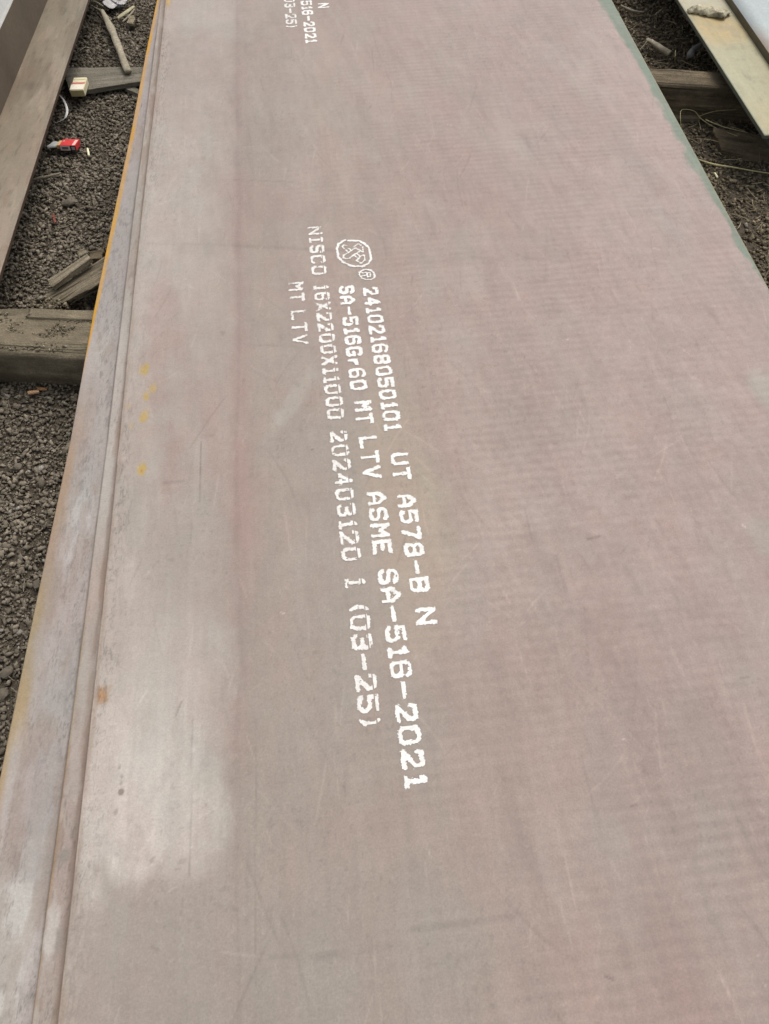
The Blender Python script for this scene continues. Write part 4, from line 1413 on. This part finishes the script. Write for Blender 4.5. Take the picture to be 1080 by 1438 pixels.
cb = empty('paper_box', on3(110.5, 135.5, 0.053), math.radians(-3))
boxes('box_body', (-0.030, 0.0, 0.0), (0.032, 0.108, 0.030), M_CREAM, cb, 0.002)
boxes('front_panel', (-0.031, 0.004, 0.0302), (0.029, 0.046, 0.0310), flat_material('pale_card', pd(226, 218, 198)), cb, 0)
boxes('lower_panel', (-0.031, -0.0012, 0.001), (0.030, -0.0004, 0.028), M_CREAM_D, cb, 0)
boxes('red_stripe', (-0.030, 0.050, 0.0302), (0.030, 0.064, 0.0308), M_PINK, cb, 0)
boxes('lid_line', (-0.030, 0.086, 0.0302), (0.030, 0.089, 0.0307), M_CREAM_D, cb, 0)
tag(cb, 'small cream cardboard box with faded red stripe by the grey board', 'box')

tag(tube('cigarette_butt', [on3(123, 209, 0.02), on3(124, 214, 0.02), on3(125, 219, 0.02)], [0.005, 0.0048, 0.005], M_BUTT, 10),
    'cream cigarette butt on the gravel right of the red pack', 'cigarette butt')
tag(tube('cigarette_butt', [on3(1003.5, 243, 0.02), on3(1005.5, 246, 0.02), on3(1007.5, 249.5, 0.02)], [0.004, 0.004, 0.004], M_BUTT, 8),
    'white cigarette butt on the right hand soil below the long stem', 'cigarette butt')
W_FRESH = wood_material('fresh_wood_chip', tuple(pd(236, 196, 158)), tuple(pd(206, 158, 116)), 120, 0.1)
W_TANCHIP = wood_material('tan_wood_chip', tuple(pd(196, 156, 112)), tuple(pd(156, 116, 80)), 120, 0.2)
o = board('wood_chip', [on3(38.5, 549, 0.028), on3(54, 546.5, 0.028), on3(54.5, 550, 0.028), on3(39, 552.5, 0.028)], 0.008, W_FRESH, 13, (8, 4), 0.001, 0.002)
tag(o, 'bright fresh wood chip on the gravel in front of the left bearer', 'wood chip')
o = board('wood_chip', [on3(49, 542, 0.02), on3(65, 544, 0.02), on3(65, 547, 0.02), on3(55, 547, 0.02)], 0.006, W_TANCHIP, 14, (8, 4), 0.001, 0.003)
tag(o, 'tan wood chip tucked against the foot of the left bearer', 'wood chip')
o = board('wood_chip', [on3(72, 301, 0.02), on3(76, 299, 0.02), on3(79, 311, 0.02), on3(76, 313, 0.02)], 0.006,
          wood_material('red_brown_chip', tuple(pd(150, 96, 80)), tuple(pd(110, 66, 54)), 120, 0.2), 15, (6, 4), 0.001, 0.002)
tag(o, 'reddish brown wood chip on the gravel above the broken planks', 'wood chip')
o = board('wood_chip', [on3(180, 22, 0.03), on3(190, 21, 0.03), on3(188, 33, 0.03), on3(179, 32, 0.03)], 0.012, W_LIGHT, 16, (8, 6), 0.004, 0.006)
tag(o, 'pale broken wood chip beside the thin twig at the upper left', 'wood chip')
o = board('wood_chip', [on3(1024, 250, 0.03), on3(1036, 252, 0.03), on3(1034, 255, 0.03), on3(1025, 254, 0.03)], 0.006, W_TIMBER, 17, (6, 4), 0.001, 0.003)
tag(o, 'thin brown wood chip on the right hand soil', 'wood chip')


def lump(name, c, r3, mat, seed, amp=0.35, sub=3, rz=0.0):
    bm = bmesh.new()
    bmesh.ops.create_icosphere(bm, subdivisions=sub, radius=1)
    for v in bm.verts:
        n = float(fbm(v.co.x * 1.0 + 9 + v.co.z, v.co.y + 7 - v.co.z * 0.7, 0.9, octv=4, seed=seed)) - 0.5
        k = 1 + n * 2 * amp
        v.co = (v.co.x * r3[0] * k, v.co.y * r3[1] * k, v.co.z * r3[2] * k)
    me = bpy.data.meshes.new(name)
    bm.to_mesh(me); bm.free()
    me.materials.append(mat)
    o = bpy.data.objects.new(name, me)
    o.location = c
    o.rotation_euler = (0, 0, rz)
    SC.collection.objects.link(o)
    return o


M_STONE = flat_material('loose_stone', pd(104, 96, 84), 0.9, 0.15, 90, 0.2, 0.5, 0.003)
for (u, v, r3, rz, lab) in [
    (97, 284, (0.028, 0.022, 0.012), 0.2, 'flat brown stone on the gravel above the broken planks'),
    (10, 945, (0.020, 0.015, 0.012), 0.9, 'grey stone by the plate edge near the left border'),
    (4, 975, (0.018, 0.018, 0.012), 0.3, 'lowest grey stone at the left border'),
    (25, 655, (0.016, 0.016, 0.009), 0.3, 'rounded olive stone in the left gravel below the bearer'),
    (52, 820, (0.017, 0.013, 0.009), 1.4, 'dark stone touching the rusty plate edge'),
]:
    tag(lump('stone', on3(u, v, 0.012), r3, M_STONE, int(v), 0.5, 2, rz), lab, 'stone', 'larger stones in the left gravel')

M_PLASTIC = flat_material('crumpled_white_plastic', pd(172, 168, 166), 0.6, 0.35, 60, 0.2, 0.4, 0.006)
cp = lump('crumpled_plastic', on3(160, 1, 0.03), (0.05, 0.05, 0.020), M_PLASTIC, 77, 1.5, 5)
tag(cp, 'crumpled white plastic scrap at the top border above the sticks', 'plastic scrap')

t = NT('dirty_rag_fibre')
n1 = t.noise(35, 5, 0.7)
cc = t.mix(t.rng(n1, 0, 1, 0.35, 0.65), tuple(pd(104, 94, 80)), tuple(pd(196, 188, 160)))
t.bump(n1, 0.6, 0.01)
M_RAG = t.out(cc, 0.9, 0.15)
rg = tube('soil_clump', [on3(966, 15, ZT + 0.013), on3(978, 14, ZT + 0.017), on3(995, 17, ZT + 0.017), on3(1012, 20, ZT + 0.017), on3(1025, 17, ZT + 0.013)],
          [0.010, 0.024, 0.022, 0.026, 0.008], M_RAG, 14, 0.6, 33, flat=0.6)
tag(rg, 'lumpy dirty clump lying across the ochre plate', 'dirt clump')
